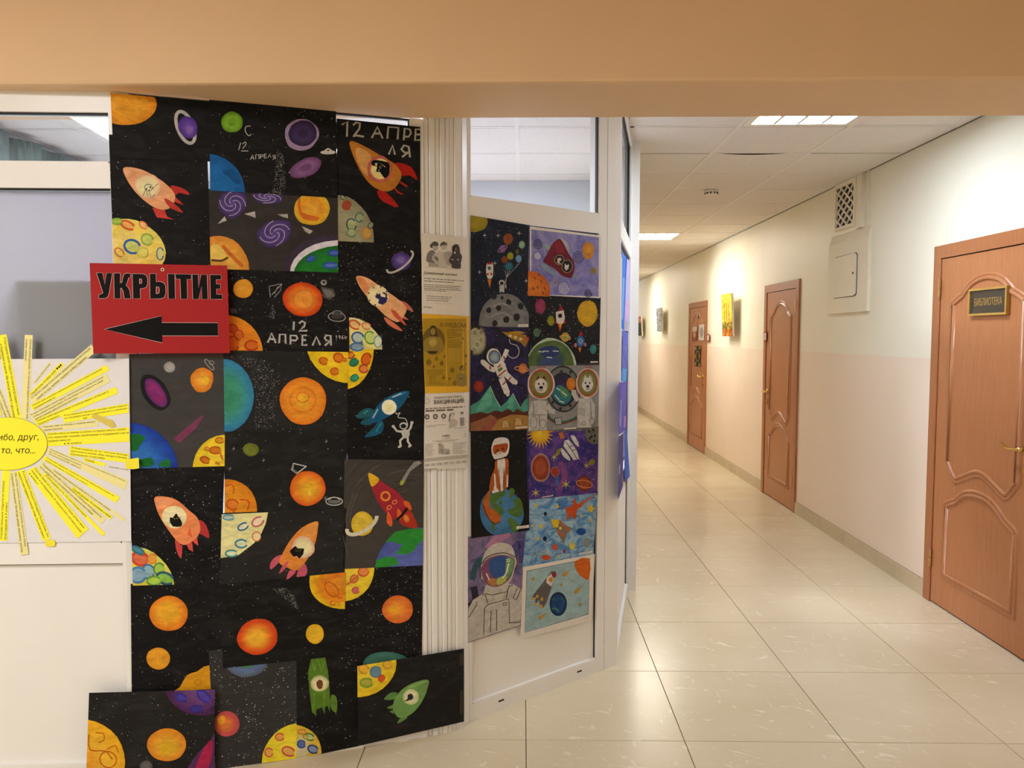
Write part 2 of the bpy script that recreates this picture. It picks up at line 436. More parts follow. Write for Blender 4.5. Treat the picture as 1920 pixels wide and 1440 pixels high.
w1 = section('window_1', 'white framed partition window behind the yellow paper sun', PA0, K1,
        [(LA-.012, LA, 0, ZB), (A1, A1+.06, 0, ZB), (0, .06, 0, ZB)],
        [(u0, u1, z0, z1) for u0, u1 in ((A1+.06, LA-.012), (.06, A1)) for z0, z1 in ((0, .07), (.768, .837), (2.008, 2.088), (2.25, ZB))],
        [(u0, u1, z0, z1) for u0, u1 in ((A1+.06, LA-.012), (.06, A1)) for z0, z1 in ((.837, 2.008), (2.088, 2.25))],
        [(u0, u1, .07, .768) for u0, u1 in ((A1+.06, LA-.012), (.06, A1))], zt=ZB)
o = mk('frosted_film', obox(PA0, K1, A1+.06, LA-.012, .036, .038, .84, 2.004), BOXF, 'frosted_film', w1, (( XL+K1[0])/2, (2.388+2.485)/2, 0))
o = mk('frosted_film', obox(PA0, K1, .06, A1, .036, .038, .84, 2.004), BOXF, 'frosted_film', w1, (( XL+K1[0])/2, (2.388+2.485)/2, 0))
w2 = section('window_2', 'partition bay hidden behind the wall of black space paintings', K1, K2,
        [(0, .05, 0, ZB), (LB-.05, LB, 0, ZB)],
        [(.05, LB-.05, z0, z1) for z0, z1 in ((0, .07), (.768, .837), (2.2, 2.272))],
        [(.05, LB-.05, z0, z1) for z0, z1 in ((.837, 2.2), (2.272, ZB))], [(.05, LB-.05, .07, .768)], zt=ZB)
LC = seglen(K3, K5)
w3 = section('window_3', 'tall angled partition bay covered with colourful space drawings', K3, K5,
        [(0, .016, 0, ZC), (LC-.135, LC-.088, 0, ZC), (LC-.085, LC, 0, ZC)],
        [(.016, LC-.135, z0, z1) for z0, z1 in ((0, .065), (.768, .837), (1.978, 2.06), (2.61, ZC))],
        [(.016, LC-.135, z0, z1) for z0, z1 in ((.837, 1.978), (2.06, 2.61))], [(.016, LC-.135, .065, .768)])
for u_ in (.16, .60):
    mk('drain_slot', obox(K3, K5, u_-.014, u_+.014, -.001, .004, .034, .041), BOXF, 'gasket', w3, ((K3[0]+K5[0])/2, (K3[1]+K5[1])/2, 0))
LD = seglen(K5, K6)
w4 = section('window_4', 'narrow partition bay seen edge-on beside the corridor', K5, K6,
        [(.0, .03, 0, ZC), (LD-.075, LD, 0, ZC)],
        [(.03, LD-.075, z0, z1) for z0, z1 in ((0, .065), (.768, .837), (1.978, 2.06), (2.61, ZC))],
        [(.03, LD-.075, z0, z1) for z0, z1 in ((.837, 1.978), (2.06, 2.61))], [(.03, LD-.075, .065, .768)])
mk('end_post', [(x, y, z) for z in (0, ZC) for x, y in ((K6[0]-.02, K6[1]), (K6[0]+.045, K6[1]-.004), (K6[0]+.05, K6[1]+.065), (K6[0]-.03, K6[1]+.068))], BOXF, 'pvc', w4, ((K5[0]+K6[0])/2, (K5[1]+K6[1])/2, 0))
# grey cabinet standing behind the frosted pane: its outline shows through the film
# fluted corner post between the bays
tp = empty('trim_2', (-.29, 2.85, 0), label='fluted cream corner post of the partition', kind='structure')
fp = [(-.364, 2.81), (-.345, 2.8175), (-.323, 2.826), (-.306, 2.834), (-.289, 2.843), (-.2725, 2.855), (-.256, 2.867), (-.231, 2.892), (-.213, 2.925)]
for k in range(len(fp)-1):
    a, b = fp[k], fp[k+1]; L = seglen(a, b); d = (.006, 0, .005, 0, .002, .004, 0, 0)[k]; g0 = .0035 if k == 4 else .0007
    V = obox(a, b, g0, L, d+.003, .05, 0, ZC); V2 = obox(a, b, g0+.003, L-.003, d, .05, 0, ZC)
    q = [V[0], V2[0], V2[1], V[1], V[2], V[3], V[4], V2[4], V2[5], V[5], V[6], V[7]]
    mk('moulding_strip', q, [(0, 1, 7, 6), (1, 2, 8, 7), (2, 3, 9, 8), (3, 4, 10, 9), (4, 5, 11, 10), (5, 0, 6, 11), (5, 4, 3, 2, 1, 0), (6, 7, 8, 9, 10, 11)], 'pvc', tp, (-.29, 2.85, 0))
# curtain, window wall and cabinet of the room behind
N = 60; V = []; Fc = []
for k in range(N+1):
    u = k/N; y = 2.9+u*2.5; x = RX+.09+.03*math.sin(u*58)+.012*math.sin(u*141+1)
    V += [(x, y, .15), (x, y, ZC-.05)]
Fc = [(2*k, 2*k+2, 2*k+3, 2*k+1) for k in range(N)]
V2 = [(x+.004, y, z) for x, y, z in V]; n0 = len(V)
Fc += [tuple(i+n0 for i in q)[::-1] for q in Fc]+[(2*k+1, 2*k+3, 2*k+3+n0, 2*k+1+n0) for k in range(N)]
mk('curtain', V+V2, Fc, 'curtain_cloth', None, (RX+.09, 4.1, 1.3), label='grey-green gathered curtain glimpsed through the upper left pane', cat='curtain', smooth=True)
cb = empty('cabinet', (-1.35, 2.78, 0), label='grey cabinet showing as a shadow through the frosted pane', cat='cabinet')
pc0, pc1 = PA0, K1
mk('body', obox(pc0, pc1, 1.53, LA-.02, .045, .34, 0.02, 1.715), BOXF, 'cabinet_grey', cb, (-1.35, 2.78, 0))
mk('plinth', obox(pc0, pc1, 1.55, LA-.04, .07, .32, 0, .02), BOXF, 'plaque_black', cb, (-1.35, 2.78, 0))
mk('door', obox(pc0, pc1, 1.545, LA-.035, .34, .355, 0.06, 1.69), BOXF, 'cabinet_grey', cb, (-1.35, 2.78, 0))

# ------------------------------------------------------------------ doors
def spline(pts, n=6, closed=False):
    P = [np.array(p, float) for p in pts]; out = []; m = len(P)
    for i in range(m if closed else m-1):
        p0, p1, p2, p3 = (P[(i-1) % m], P[i], P[(i+1) % m], P[(i+2) % m]) if closed else (P[max(i-1, 0)], P[i], P[i+1], P[min(i+2, m-1)])
        for k in range(n):
            t = k/n; out.append(.5*((2*p1)+(-p0+p2)*t+(2*p0-5*p1+4*p2-p3)*t*t+(-p0+3*p1-3*p2+p3)*t**3))
    if not closed: out.append(P[-1])
    return out
def moulding(path, closed=True, w=.021, h=.010):
    """raised double-bead moulding on the door face (x toward the corridor = minus)"""
    P = [np.array(p, float) for p in path]; n = len(P); V = []; Fc = []
    prof = [(-w, 0), (-w*.75, h*.9), (-w*.35, h*1.0), (-w*.1, h*.25), (w*.15, h*.2), (w*.4, h*.75), (w*.75, h*.6), (w, 0)]
    for i in range(n):
        d = P[(i+1) % n]-P[i-1]; d /= (np.linalg.norm(d)+1e-9); nn = np.array([-d[1], d[0]])
        e1 = P[i]-P[i-1]; e1 /= (np.linalg.norm(e1)+1e-9); c = max(.5, abs(np.dot(e1, d)))
        for o, hh in prof:
            q = P[i]+nn*o/c; V.append((hh, q[0], q[1]))
    m = len(prof)
    for i in range(n):
        j = (i+1) % n
        for k in range(m-1): Fc.append((i*m+k, i*m+k+1, j*m+k+1, j*m+k))
    return V, Fc
def door(name, label, y0, y1, H, hinge_far, extra=None):
    c = (WX, (y0+y1)/2, 0); t = empty(name, c, label=label, kind='structure')
    cw = .072; pr = .016; xf = WX-pr
    def casing(ya, yb, za, zb, nm='casing'):
        return mk(nm, [(WX, ya, za), (xf+.003, ya, za), (xf, ya+.004, za), (xf, yb-.004, za), (xf+.003, yb, za), (WX, yb, za)] +
                  [(WX, ya, zb), (xf+.003, ya, zb), (xf, ya+.004, zb), (xf, yb-.004, zb), (xf+.003, yb, zb), (WX, yb, zb)],
                  [(k, k+1, k+7, k+6) for k in range(5)]+[(0, 6, 11, 5)]+[tuple(range(6))[::-1], tuple(range(6, 12))], 'door_frame_wood', t, c)
    casing(y0, y0+cw, 0, H-cw); casing(y1-cw, y1, 0, H-cw); casing(y0, y1, H-cw, H)
    ya, yb = y0+cw+.004, y1-cw-.004; zt = H-cw-.005; xl = WX-.008
    lf = box('leaf', (xl, WX+.03, ya, yb, .008, zt), 'door_wood', t, c)
    box('jamb_gap', (WX-.002, WX+.01, ya-.004, yb+.004, .0, zt+.005), 'dark_hole', t, c)
    W = yb-ya; mg = .115; w = W-2*mg; y_ = lambda u: ya+mg+u*w
    sx = lambda pts: [(y_(u), z) for u, z in pts]
    arch = lambda z, h: spline([(0, z), (.03, z+.012), (.10, z+h*.25), (.16, z+h*.36), (.20, z+h*.52), (.32, z+h*.86), (.5, z+h), (.68, z+h*.86), (.80, z+h*.52), (.84, z+h*.36), (.90, z+h*.25), (.97, z+.012), (1, z)], 4)
    wave = lambda z, h: spline([(1, z), (.97, z-.02), (.90, z-h*.8), (.84, z-h), (.74, z-h*.72), (.5, z-h*.12), (.26, z-h*.72), (.16, z-h), (.10, z-h*.8), (.03, z-.02), (0, z)], 4)
    up = sx(list(map(tuple, arch(1.70, .135)))+list(map(tuple, wave(.83, .085))))
    lo = sx(list(map(tuple, arch(.585, .125)))+[(1, .19), (.5, .19), (0, .19)])
    for pth in (up, lo):
        V, Fc = moulding(pth); mk('panel_moulding', [(xl-a, b, d) for a, b, d in V], Fc, 'door_wood', t, c, smooth=True)
    # hinges
    yh = yb+.002 if hinge_far else ya-.002
    for zh in (1.80, .26):
        hg = MB()
        for za, zb in ((zh-.048, zh-.002), (zh+.002, zh+.048)): hg.add(*tube([(xl-.009, yh, za), (xl-.009, yh, zb)], .0075, 8))
        hg.add(*tube([(xl-.009, yh, zh-.056), (xl-.009, yh, zh-.050)], .005, 8)); hg.build('hinge', 'hinge_metal', t, c)
    # lever handle and keyhole
    s = 1 if hinge_far else -1; yk = (ya+.055) if hinge_far else (yb-.055)
    hd = MB(); z0 = 1.0
    hd.add(*tube([(xl, yk, z0), (xl-.010, yk, z0)], .025, 16)); hd.add(*tube([(xl-.008, yk, z0), (xl-.05, yk, z0)], .010, 10))
    pts = spline([(xl-.048, yk, z0), (xl-.055, yk+s*.02, z0), (xl-.054, yk+s*.06, z0-.004), (xl-.050, yk+s*.10, z0+.004), (xl-.048, yk+s*.125, z0+.012)], 4)
    hd.add(*tube(pts, [.010]+[.0085]*(len(pts)-2)+[.006], 10)); hd.build('handle', 'brass', t, c, smooth=True)
    kh = MB(); kh.add(*tube([(xl, yk, .90), (xl-.009, yk, .90)], .022, 16)); k_ = kh.build('keyhole_rosette', 'brass', t, c)
    box('keyhole', (xl-.0105, xl-.008, yk-.003, yk+.003, .888, .908), 'dark_hole', k_, c)
    return t, ya, yb, xl
dn = door('door_1', 'nearest brown wooden door carrying the library plaque', *DOORS[0], 2.037, True)
dm = door('door_2', 'middle brown wooden door with no papers on it', *DOORS[1], 2.018, False)
df = door('door_3', 'farthest brown wooden door with papers pinned to it', *DOORS[2], 1.99, True)
# ------------------------------------------------------------------ flat sheets and what is painted on them
class Surf:
    """vertical sheet surface over a plan polyline (left to right, seen from the hall)"""
    def __init__(s, *pts): s.p = np.array(pts, float)
    def plan(s, off):
        p = s.p; n = np.zeros_like(p)
        for i in range(len(p)-1):
            t = p[i+1]-p[i]; t /= np.linalg.norm(t); k = np.array([t[1], -t[0]]); n[i] += k; n[i+1] += k
        n /= np.linalg.norm(n, axis=1)[:, None]
        return p+n*off
    def hit(s, P, off):
        P = np.asarray(P, float); off = np.broadcast_to(np.asarray(off, float), (len(P),))
        D = FW*FPX+np.outer(P[:, 0]-960, RT)-np.outer(P[:, 1]-720, UP)
        out = np.zeros((len(P), 3))
        for o in np.unique(off):
            w = np.where(off == o)[0]; q = s.plan(o); d = D[w]
            ang = np.arctan2(d[:, 0], d[:, 1]); qa = np.arctan2(q[:, 0], q[:, 1])
            k = np.clip(np.searchsorted(qa, ang)-1, 0, len(q)-2)
            a = q[k]; e = q[k+1]-q[k]; n = np.stack([e[:, 1], -e[:, 0]], 1)
            t = (a*n).sum(1)/(d[:, :2]*n).sum(1)
            out[w] = EYE+d*t[:, None]
        return out
class Flat:
    """any plane: point + normal"""
    def __init__(s, pt, nrm): s.c = np.array(pt, float); s.n = np.array(nrm, float)/np.linalg.norm(nrm)
    p = [0, 0]
    def hit(s, P, off):
        P = np.asarray(P, float); off = np.broadcast_to(np.asarray(off, float), (len(P),))
        D = FW*FPX+np.outer(P[:, 0]-960, RT)-np.outer(P[:, 1]-720, UP)
        t = ((s.c-EYE)@s.n+off)/(D@s.n)
        return EYE+D*t[:, None]
def clip(poly, quad):
    out = [tuple(p) for p in poly]; n = len(quad)
    ar = sum(quad[i][0]*quad[(i+1) % n][1]-quad[(i+1) % n][0]*quad[i][1] for i in range(n)); sg = 1 if ar > 0 else -1
    for i in range(n):
        a, b = quad[i], quad[(i+1) % n]; inp = out; out = []
        if not inp: break
        side = lambda p: sg*((b[0]-a[0])*(p[1]-a[1])-(b[1]-a[1])*(p[0]-a[0]))
        for j in range(len(inp)):
            p, q = inp[j-1], inp[j]; sp, sq = side(p), side(q)
            if (sp >= 0) != (sq >= 0):
                t = sp/(sp-sq); out.append((p[0]+(q[0]-p[0])*t, p[1]+(q[1]-p[1])*t))
            if sq >= 0: out.append(q)
    return out
def inside(p, quad):
    n = len(quad); c = False; j = n-1
    for i in range(n):
        if (quad[i][1] > p[1]) != (quad[j][1] > p[1]) and p[0] < (quad[j][0]-quad[i][0])*(p[1]-quad[i][1])/(quad[j][1]-quad[i][1])+quad[i][0]: c = not c
        j = i
    return c
LAY = .00012
_fc = {}
from mathutils.geometry import delaunay_2d_cdt
def glyphs(txt, bold):
    """filled outlines of a line of lettering: constrained triangulation kept where the winding number is not zero"""
    key = (txt, bold)
    if key in _fc: return _fc[key]
    cu = bpy.data.curves.new('lettering', 'FONT'); cu.body = txt; cu.resolution_u = 2; cu.offset = bold; cu.fill_mode = 'NONE'
    ob = bpy.data.objects.new('lettering', cu); me = bpy.data.meshes.new_from_object(ob)
    v = np.zeros(len(me.vertices)*3); me.vertices.foreach_get('co', v); v = v.reshape(-1, 3)[:, :2].copy()
    e = np.zeros(len(me.edges)*2, dtype=int); me.edges.foreach_get('vertices', e); e = e.reshape(-1, 2)
    bpy.data.objects.remove(ob); bpy.data.curves.remove(cu); bpy.data.meshes.remove(me)
    # walk the outlines so that every edge keeps its direction
    nb = {}
    for a, b in e: nb.setdefault(int(a), []).append(int(b)); nb.setdefault(int(b), []).append(int(a))
    seen = set(); loops = []
    for st in sorted(nb):
        if st in seen: continue
        lp = [st]; seen.add(st); nx = [q for q in nb[st] if q == st+1] or nb[st]
        cur = nx[0]
        while cur not in seen:
            lp.append(cur); seen.add(cur); cand = [q for q in nb[cur] if q not in seen]
            if not cand: break
            cur = cand[0]
        loops.append(lp)
    V_, F_ = [], []; boxes = [(v[l][:, 0].min(), v[l][:, 0].max(), l) for l in loops]; boxes.sort()
    groups = []
    for x0, x1, l in boxes:
        if groups and x0 <= groups[-1][0]: groups[-1][0] = max(groups[-1][0], x1); groups[-1][1].append(l)
        else: groups.append([x1, [l]])
    for _, ls in groups:
        pts = []; ed = []; A = []; B = []
        for l in ls:
            n0 = len(pts); P = [tuple(v[i]) for i in l]; pts += P; m = len(P)
            ed += [(n0+i, n0+(i+1) % m) for i in range(m)]; A += P; B += P[1:]+P[:1]
        r = delaunay_2d_cdt([Vector(p) for p in pts], ed, [], 0, 1e-6)
        pv = np.array([tuple(p) for p in r[0]]); A = np.array(A); B = np.array(B)
        n1 = len(V_); V_ += [tuple(p) for p in pv]
        for t in r[2]:
            c = pv[list(t)].mean(0)
            up = (A[:, 1] <= c[1]) & (B[:, 1] > c[1]); dn_ = (A[:, 1] > c[1]) & (B[:, 1] <= c[1])
            cr = (B[:, 0]-A[:, 0])*(c[1]-A[:, 1])-(c[0]-A[:, 0])*(B[:, 1]-A[:, 1])
            w = int((up & (cr > 0)).sum())-int((dn_ & (cr < 0)).sum())
            if w != 0: F_.append(tuple(n1+i for i in t))
    _fc[key] = (np.array(V_), F_)
    return _fc[key]
class Part:
    def __init__(s, art, name, lay, mat, stuff, label, parent=None):
        s.a, s.name, s.l, s.mat, s.stuff, s.label, s.par = art, name, lay, mat, stuff, label, parent
        s.P, s.L, s.C, s.F = [], [], [], []
    def _t(s, pts):
        x0, y0, k = s.a.V; return [(x0+p[0]/k, y0+p[1]/k) for p in pts]
    def _add(s, poly, cols):
        n = len(s.P); s.P += poly; s.L += [s.l]*len(poly); s.C += cols; s.F.append(tuple(range(n, n+len(poly))))
    def poly(s, pts, col, sm=0):
        if sm: pts = [tuple(p) for p in spline(pts, sm, True)]
        q = clip(s._t(pts), s.a.quad) if s.a.clip else s._t(pts)
        s.l += 1
        if len(q) > 2: s._add(q, [lin(col)]*len(q))
        return s
    def blob(s, cx, cy, rx, ry, cols, rot=0, wob=.03, seed=0, ctr=(0, 0), seg=30):
        """disc of concentric colours, outside first; ctr shifts the innermost ring (share of radius)"""
        if isinstance(cols, str): cols = [cols]
        rnd = random.Random(seed+int(cx*7+cy*13)); ph = [rnd.uniform(0, 6.28) for _ in range(4)]
        W = [1+wob*(math.sin(2*t+ph[0])*.5+math.sin(3*t+ph[1])*.5+math.sin(5*t+ph[2])*.35+math.sin(9*t+ph[3])*.2) for t in [2*math.pi*i/seg for i in range(seg)]]
        cr, sr = math.cos(math.radians(rot)), math.sin(math.radians(rot)); K = len(cols); s.l += 1
        def pt(i, f):
            t = 2*math.pi*(i % seg)/seg; x, y = rx*f*W[i % seg]*math.cos(t)+ctr[0]*(1-f)*rx, ry*f*W[i % seg]*math.sin(t)+ctr[1]*(1-f)*ry
            return (cx+x*cr-y*sr, cy+x*sr+y*cr)
        fs = [1-k/K for k in range(K)]
        if K == 1:
            q = clip(s._t([pt(i, 1) for i in range(seg)]), s.a.quad) if s.a.clip else s._t([pt(i, 1) for i in range(seg)])
            if len(q) > 2: s._add(q, [lin(cols[0])]*len(q))
            return s
        LC_ = [lin(c) for c in cols]
        for k in range(K):
            f0 = fs[k]; f1 = fs[k+1] if k+1 < K else 0
            for i in range(seg):
                q0 = s._t([pt(i, f0), pt(i+1, f0), pt(i+1, f1), pt(i, f1)] if f1 > 0 else [pt(i, f0), pt(i+1, f0), pt(i, 0)])
                cc = [LC_[k], LC_[k]]+([LC_[min(k+1, K-1)]]*2 if f1 > 0 else [LC_[-1]])
                if not s.a.clip or all(inside(p, s.a.quad) for p in q0): s._add(q0, cc)
                else:
                    q = clip(q0, s.a.quad)
                    if len(q) > 2: s._add(q, [LC_[k]]*len(q))
        return s
    def line(s, pts, w, col, sm=0, taper=False):
        if sm: pts = [tuple(p) for p in spline(pts, sm)]
        P = [np.array(p) for p in s._t(pts)]; w = w/s.a.V[2]/2; s.l += 1; n = len(P); Lf, Rt = [], []
        for i in range(n):
            d = P[min(i+1, n-1)]-P[max(i-1, 0)]; d = d/(np.linalg.norm(d)+1e-9); nn = np.array([-d[1], d[0]])
            ww = w*(1-.8*i/(n-1)) if taper else w
            Lf.append(tuple(P[i]+nn*ww)); Rt.append(tuple(P[i]-nn*ww))
        c = lin(col)
        for i in range(n-1):
            q = [Lf[i], Lf[i+1], Rt[i+1], Rt[i]]
            if s.a.clip: q = clip(q, s.a.quad)
            if len(q) > 2: s._add(q, [c]*len(q))
        return s
    def ring(s, cx, cy, rx, ry, w, col, rot=0, a0=0, a1=360, seg=26):
        cr, sr = math.cos(math.radians(rot)), math.sin(math.radians(rot)); pts = []
        for i in range(seg+1):
            t = math.radians(a0+(a1-a0)*i/seg); x, y = rx*math.cos(t), ry*math.sin(t); pts.append((cx+x*cr-y*sr, cy+x*sr+y*cr))
        return s.line(pts, w, col)
    def crater(s, cx, cy, rx, ry, fill, edge, rot=0, w=None):
        s.blob(cx, cy, rx, ry, fill, rot, .06)
        return s.ring(cx, cy, rx, ry, w or rx*.28, edge, rot, 20, 330)
    def star(s, cx, cy, r, col, n=5, inner=.42, rot=-90):
        return s.poly([(cx+(r if k % 2 == 0 else r*inner)*math.cos(math.radians(rot+180*k/n)), cy+(r if k % 2 == 0 else r*inner)*math.sin(math.radians(rot+180*k/n))) for k in range(2*n)], col)
    def specks(s, n, region=None, size=(.35, .9), col='e6e4de', seed=1, avoid=()):
        """n tiny paint flecks, in source pixels"""
        rnd = random.Random(seed); q = s.a.quad; reg = s._t(region) if region else q
        xs = [p[0] for p in reg]; ys = [p[1] for p in reg]; c = 0; tries = 0; s.l += 1
        while c < n and tries < n*12:
            tries += 1
            p = (rnd.uniform(min(xs), max(xs)), rnd.uniform(min(ys), max(ys)))
            if not inside(p, reg) or not inside(p, q): continue
            if any((p[0]-ax)**2+(p[1]-ay)**2 < ar*ar for ax, ay, ar in avoid): continue
            r = rnd.uniform(*size)*(1 if rnd.random() < .85 else 1.5); k = rnd.uniform(.45, 1); cc = tuple(v*k for v in lin(col))
            s._add([(p[0]-r, p[1]), (p[0], p[1]-r*.8), (p[0]+r, p[1]), (p[0], p[1]+r*.8)], [cc]*4); c += 1
        return s
    def text(s, txt, a, b, h, col, shear=0, bold=0.0, keep=False):
        """lettering whose baseline runs from a to b, cap height h (view units)"""
        a, b = s._t([a, b]); h = h/s.a.V[2]; v, f = glyphs(txt, bold); s.l += 1
        if not len(v): return s
        w = v[:, 0].max()-v[:, 0].min(); x = (v[:, 0]-v[:, 0].min())/w; y = v[:, 1]/.72
        d = np.array([b[0]-a[0], b[1]-a[1]]); L = np.linalg.norm(d); nn = np.array([d[1], -d[0]])/L
        q = np.array(a)+np.outer(x, d)+np.outer(y*h, nn)+np.outer(y*h*shear, d/L)
        for k, (sx, sy) in enumerate([(0, 0)] if bold <= .008 else [(-1, 0), (1, 0), (0, .8), (0, -.8)]):
            r = q+d/L*(sx*bold*h*1.1)+nn*(sy*bold*h*1.1); n = len(s.P); s.l += .25 if k else 0
            s.P += [tuple(p) for p in r]; s.L += [s.l]*len(q); s.C += [lin(col)]*len(q); s.F += [tuple(i+n for i in t) for t in f]
        return s
    def bars(s, lines, h, col, seed=3):
        """unreadable small print as broken grey lines: (x0,y0,x1,y1)"""
        rnd = random.Random(seed); s.l += 1; c = lin(col)
        for x0, y0, x1, y1 in lines:
            L = math.hypot(x1-x0, y1-y0); u = 0
            while u < L:
                wl = min(rnd.uniform(2.0, 6)*h, L-u); a, b = u/L, (u+wl)/L
                q = s._t([(x0+(x1-x0)*a, y0+(y1-y0)*a), (x0+(x1-x0)*b, y0+(y1-y0)*b), (x0+(x1-x0)*b, y0+(y1-y0)*b+h), (x0+(x1-x0)*a, y0+(y1-y0)*a+h)])
                s._add(q, [c]*4); u += wl+h*.8
        return s
    def build(s, parent, org):
        if not s.F: return None
        P, L, C, F = s.P, s.L, s.C, s.F
        if s.a.fine:            # bent sheets: cut the shapes finely so that they follow the bend
            bm = bmesh.new(); lay = bm.verts.layers.float.new('l'); cl_ = bm.verts.layers.float_vector.new('c')
            vs = []
            for p, l, c in zip(P, L, C):
                v = bm.verts.new((p[0], p[1], 0)); v[lay] = l; v[cl_] = c[:3]; vs.append(v)
            for f in F:
                try: bm.faces.new([vs[i] for i in f])
                except ValueError: pass
            bmesh.ops.triangulate(bm, faces=bm.faces[:])
            for _ in range(5):
                es = [e for e in bm.edges if abs(e.verts[0].co.x-e.verts[1].co.x) > 7]
                if not es: break
                bmesh.ops.subdivide_edges(bm, edges=es, cuts=1)
                bmesh.ops.triangulate(bm, faces=[f for f in bm.faces if len(f.verts) > 3])
            bm.verts.index_update()
            P = [(v.co.x, v.co.y) for v in bm.verts]; L = [v[lay] for v in bm.verts]; C = [tuple(v[cl_]) for v in bm.verts]
            L = [round(x*4)/4 for x in L]; F = [tuple(v.index for v in f.verts) for f in bm.faces]; bm.free()
        V = s.a.surf.hit(P, s.a.z+np.array(L)*LAY)
        o = mk(s.name, V, F, s.mat, parent, org, cols=C)
        if s.stuff: o['kind'] = 'stuff'
        if s.label: o['label'] = s.label
        return o
class Art:
    def __init__(s, name, label, cat, surf, quad, col, group=None, z=.003, mat='dark_paper', view=(0, 0, 1), col2=None, thick=.0006, fine=False, clip=True, outline=None):
        s.surf, s.quad, s.V, s.z, s.fine, s.clip = surf, quad, view, z, fine, clip; s.parts = []
        ol = outline or quad
        n = len(ol)
        if fine:
            N, M = 16, 2; P = []
            for j in range(M+1):
                for i in range(N+1):
                    u, v = i/N, j/M; t = np.array(quad[0])*(1-u)+np.array(quad[1])*u; b = np.array(quad[3])*(1-u)+np.array(quad[2])*u; P.append(tuple(t*(1-v)+b*v))
            F = [(j*(N+1)+i, j*(N+1)+i+1, (j+1)*(N+1)+i+1, (j+1)*(N+1)+i) for j in range(M) for i in range(N)]
            k = len(P); V = np.vstack([surf.hit(P, z), surf.hit(P, z-thick)]); Fc = F+[tuple(i+k for i in q)[::-1] for q in F]
            m = k
        else:
            V = np.vstack([surf.hit(ol, z), surf.hit(ol, z-thick)])
            Fc = [tuple(range(n)), tuple(range(n, 2*n))[::-1]]+[(i, n+i, n+(i+1) % n, (i+1) % n) for i in range(n)]
        s.org = V.mean(0)
        c = lin(col); c2 = lin(col2) if col2 else c
        s.o = mk(name, V, Fc, mat, None, s.org, cols=[c]*len(V), cols2=[c2]*len(V), label=label, cat=cat, group=group)
    def part(s, name, lay=0, mat='paint', stuff=False, label=None, parent=None):
        p = Part(s, name, lay, mat, stuff, label, parent); s.parts.append(p); return p
    def build(s):
        done = {}
        for p in s.parts:
            par = done.get(id(p.par), s.o) if p.par else s.o
            done[id(p)] = p.build(par, s.org) or s.o
        return s.o
def mid(q): return (sum(p[0] for p in q)/len(q), sum(p[1] for p in q)/len(q))
# ------------------------------------------------------------------ black space paintings (left bay)
SB = Surf(K1, K2)
BLK, GRY = '08080a', '3a3938'
GRP = 'black space paintings on the partition'
Z1, Z2, Z3, Z4, Z5, Z6, Z7, Z8 = (0, 150, 4.114), (380, 150, 4.0), (150, 480, 4.8), (400, 480, 4.114), (0, 600, 3.0), (220, 650, 3.13), (410, 780, 4.3636), (150, 1060, 3.789)
Y1, Y3, Y4, Y5, Y6 = (400, 1050, 3.692), (860, 390, 4.645), (860, 600, 6.262), (860, 790, 6.262), (860, 900, 3.2)
def black(label, quad, view, z, col=BLK, surf=None, **kw):
    return Art('space_painting', label, 'painting', surf or SB, quad, col, GRP, z, 'dark_paper', view, **kw)
def specks(a, n, seed=1, size=(.35, .85), region=None, col='e6e4de'):
    a.part('star_specks', 1, 'print', True).specks(n, region, size, col, seed)
def letters(a, groups, w, col, lay=2):
    for g in groups:
        p = a.part('letter', lay, 'print')
        for q in g: p.line(q, w, col)
def craters(p, lst):
    for cx, cy, rx, ry, rot, f, e in lst: p.crater(cx, cy, rx, ry, f, e, rot)

a = black('black painting with an orange sun in its corner and a violet ringed planet', [(207, 174), (395, 192), (394, 303), (213, 296)], Z1, .006)
a.part('sun', 2).blob(970, 190, 235, 160, ['d98a1c', 'e59a26', 'eba630', 'e8a02c'], 0, .02)
p = a.part('ringed_planet', 4); p.ring(1430, 365, 60, 130, 26, 'b8b6b4', -22); p.blob(1450, 365, 72, 88, ['4a2f86', '5a3a9c', '6a48ac', '8a6cc0'], -20, .03, 0, (.1, .35))
specks(a, 14, 3); a.build()

a = black('black painting of a peach rocket with red fins and a sketched animal in its window', [(204, 252), (388, 268), (396, 500), (213, 498)], Z1, .004)
p = a.part('moon', 2); p.blob(960, 1330, 310, 262, ['e8d86a', 'ecd25a', 'f0d878', 'e6cf6a'], 0, .03)
craters(p, [(985, 1120, 55, 28, 25, 'f0b060', 'd0602c'), (1020, 1285, 62, 50, 20, 'c8d070', '2e62a8'), (1135, 1230, 45, 40, 30, 'c8d46a', '8fae4a'), (920, 1330, 40, 26, 45, 'f0d070', 'c8803a'), (1105, 1120, 36, 22, 40, 'f2c080', 'd88040'), (1235, 1340, 26, 46, 0, 'd8dc90', '3a5ea0'), (900, 1090, 40, 22, 0, 'a8c850', '8ab040'), (1100, 1330, 40, 36, 0, 'e4dc70', 'd0c850')])
p = a.part('rocket', 3)
p.poly([(1315, 815), (1410, 835), (1465, 885), (1380, 870), (1350, 890)], 'b8322e', 3)
p.poly([(1345, 895), (1418, 965), (1330, 935)], 'c43a30'); p.poly([(1175, 985), (1265, 990), (1290, 1055), (1342, 1076), (1210, 1060)], 'c8403a')
p.poly([(955, 676), (1090, 690), (1230, 765), (1320, 840), (1352, 905), (1320, 980), (1250, 1000), (1160, 965), (1050, 870), (975, 760)], 'eaa878', 4)
p.poly([(955, 676), (1040, 684), (1180, 745), (1120, 720), (1010, 700), (975, 740)], 'f0b488', 3)
p.poly([(1265, 910), (1340, 950), (1415, 1025), (1310, 985)], 'b83a30', 2); p.poly([(1290, 960), (1310, 985), (1275, 990)], 'e8a070')
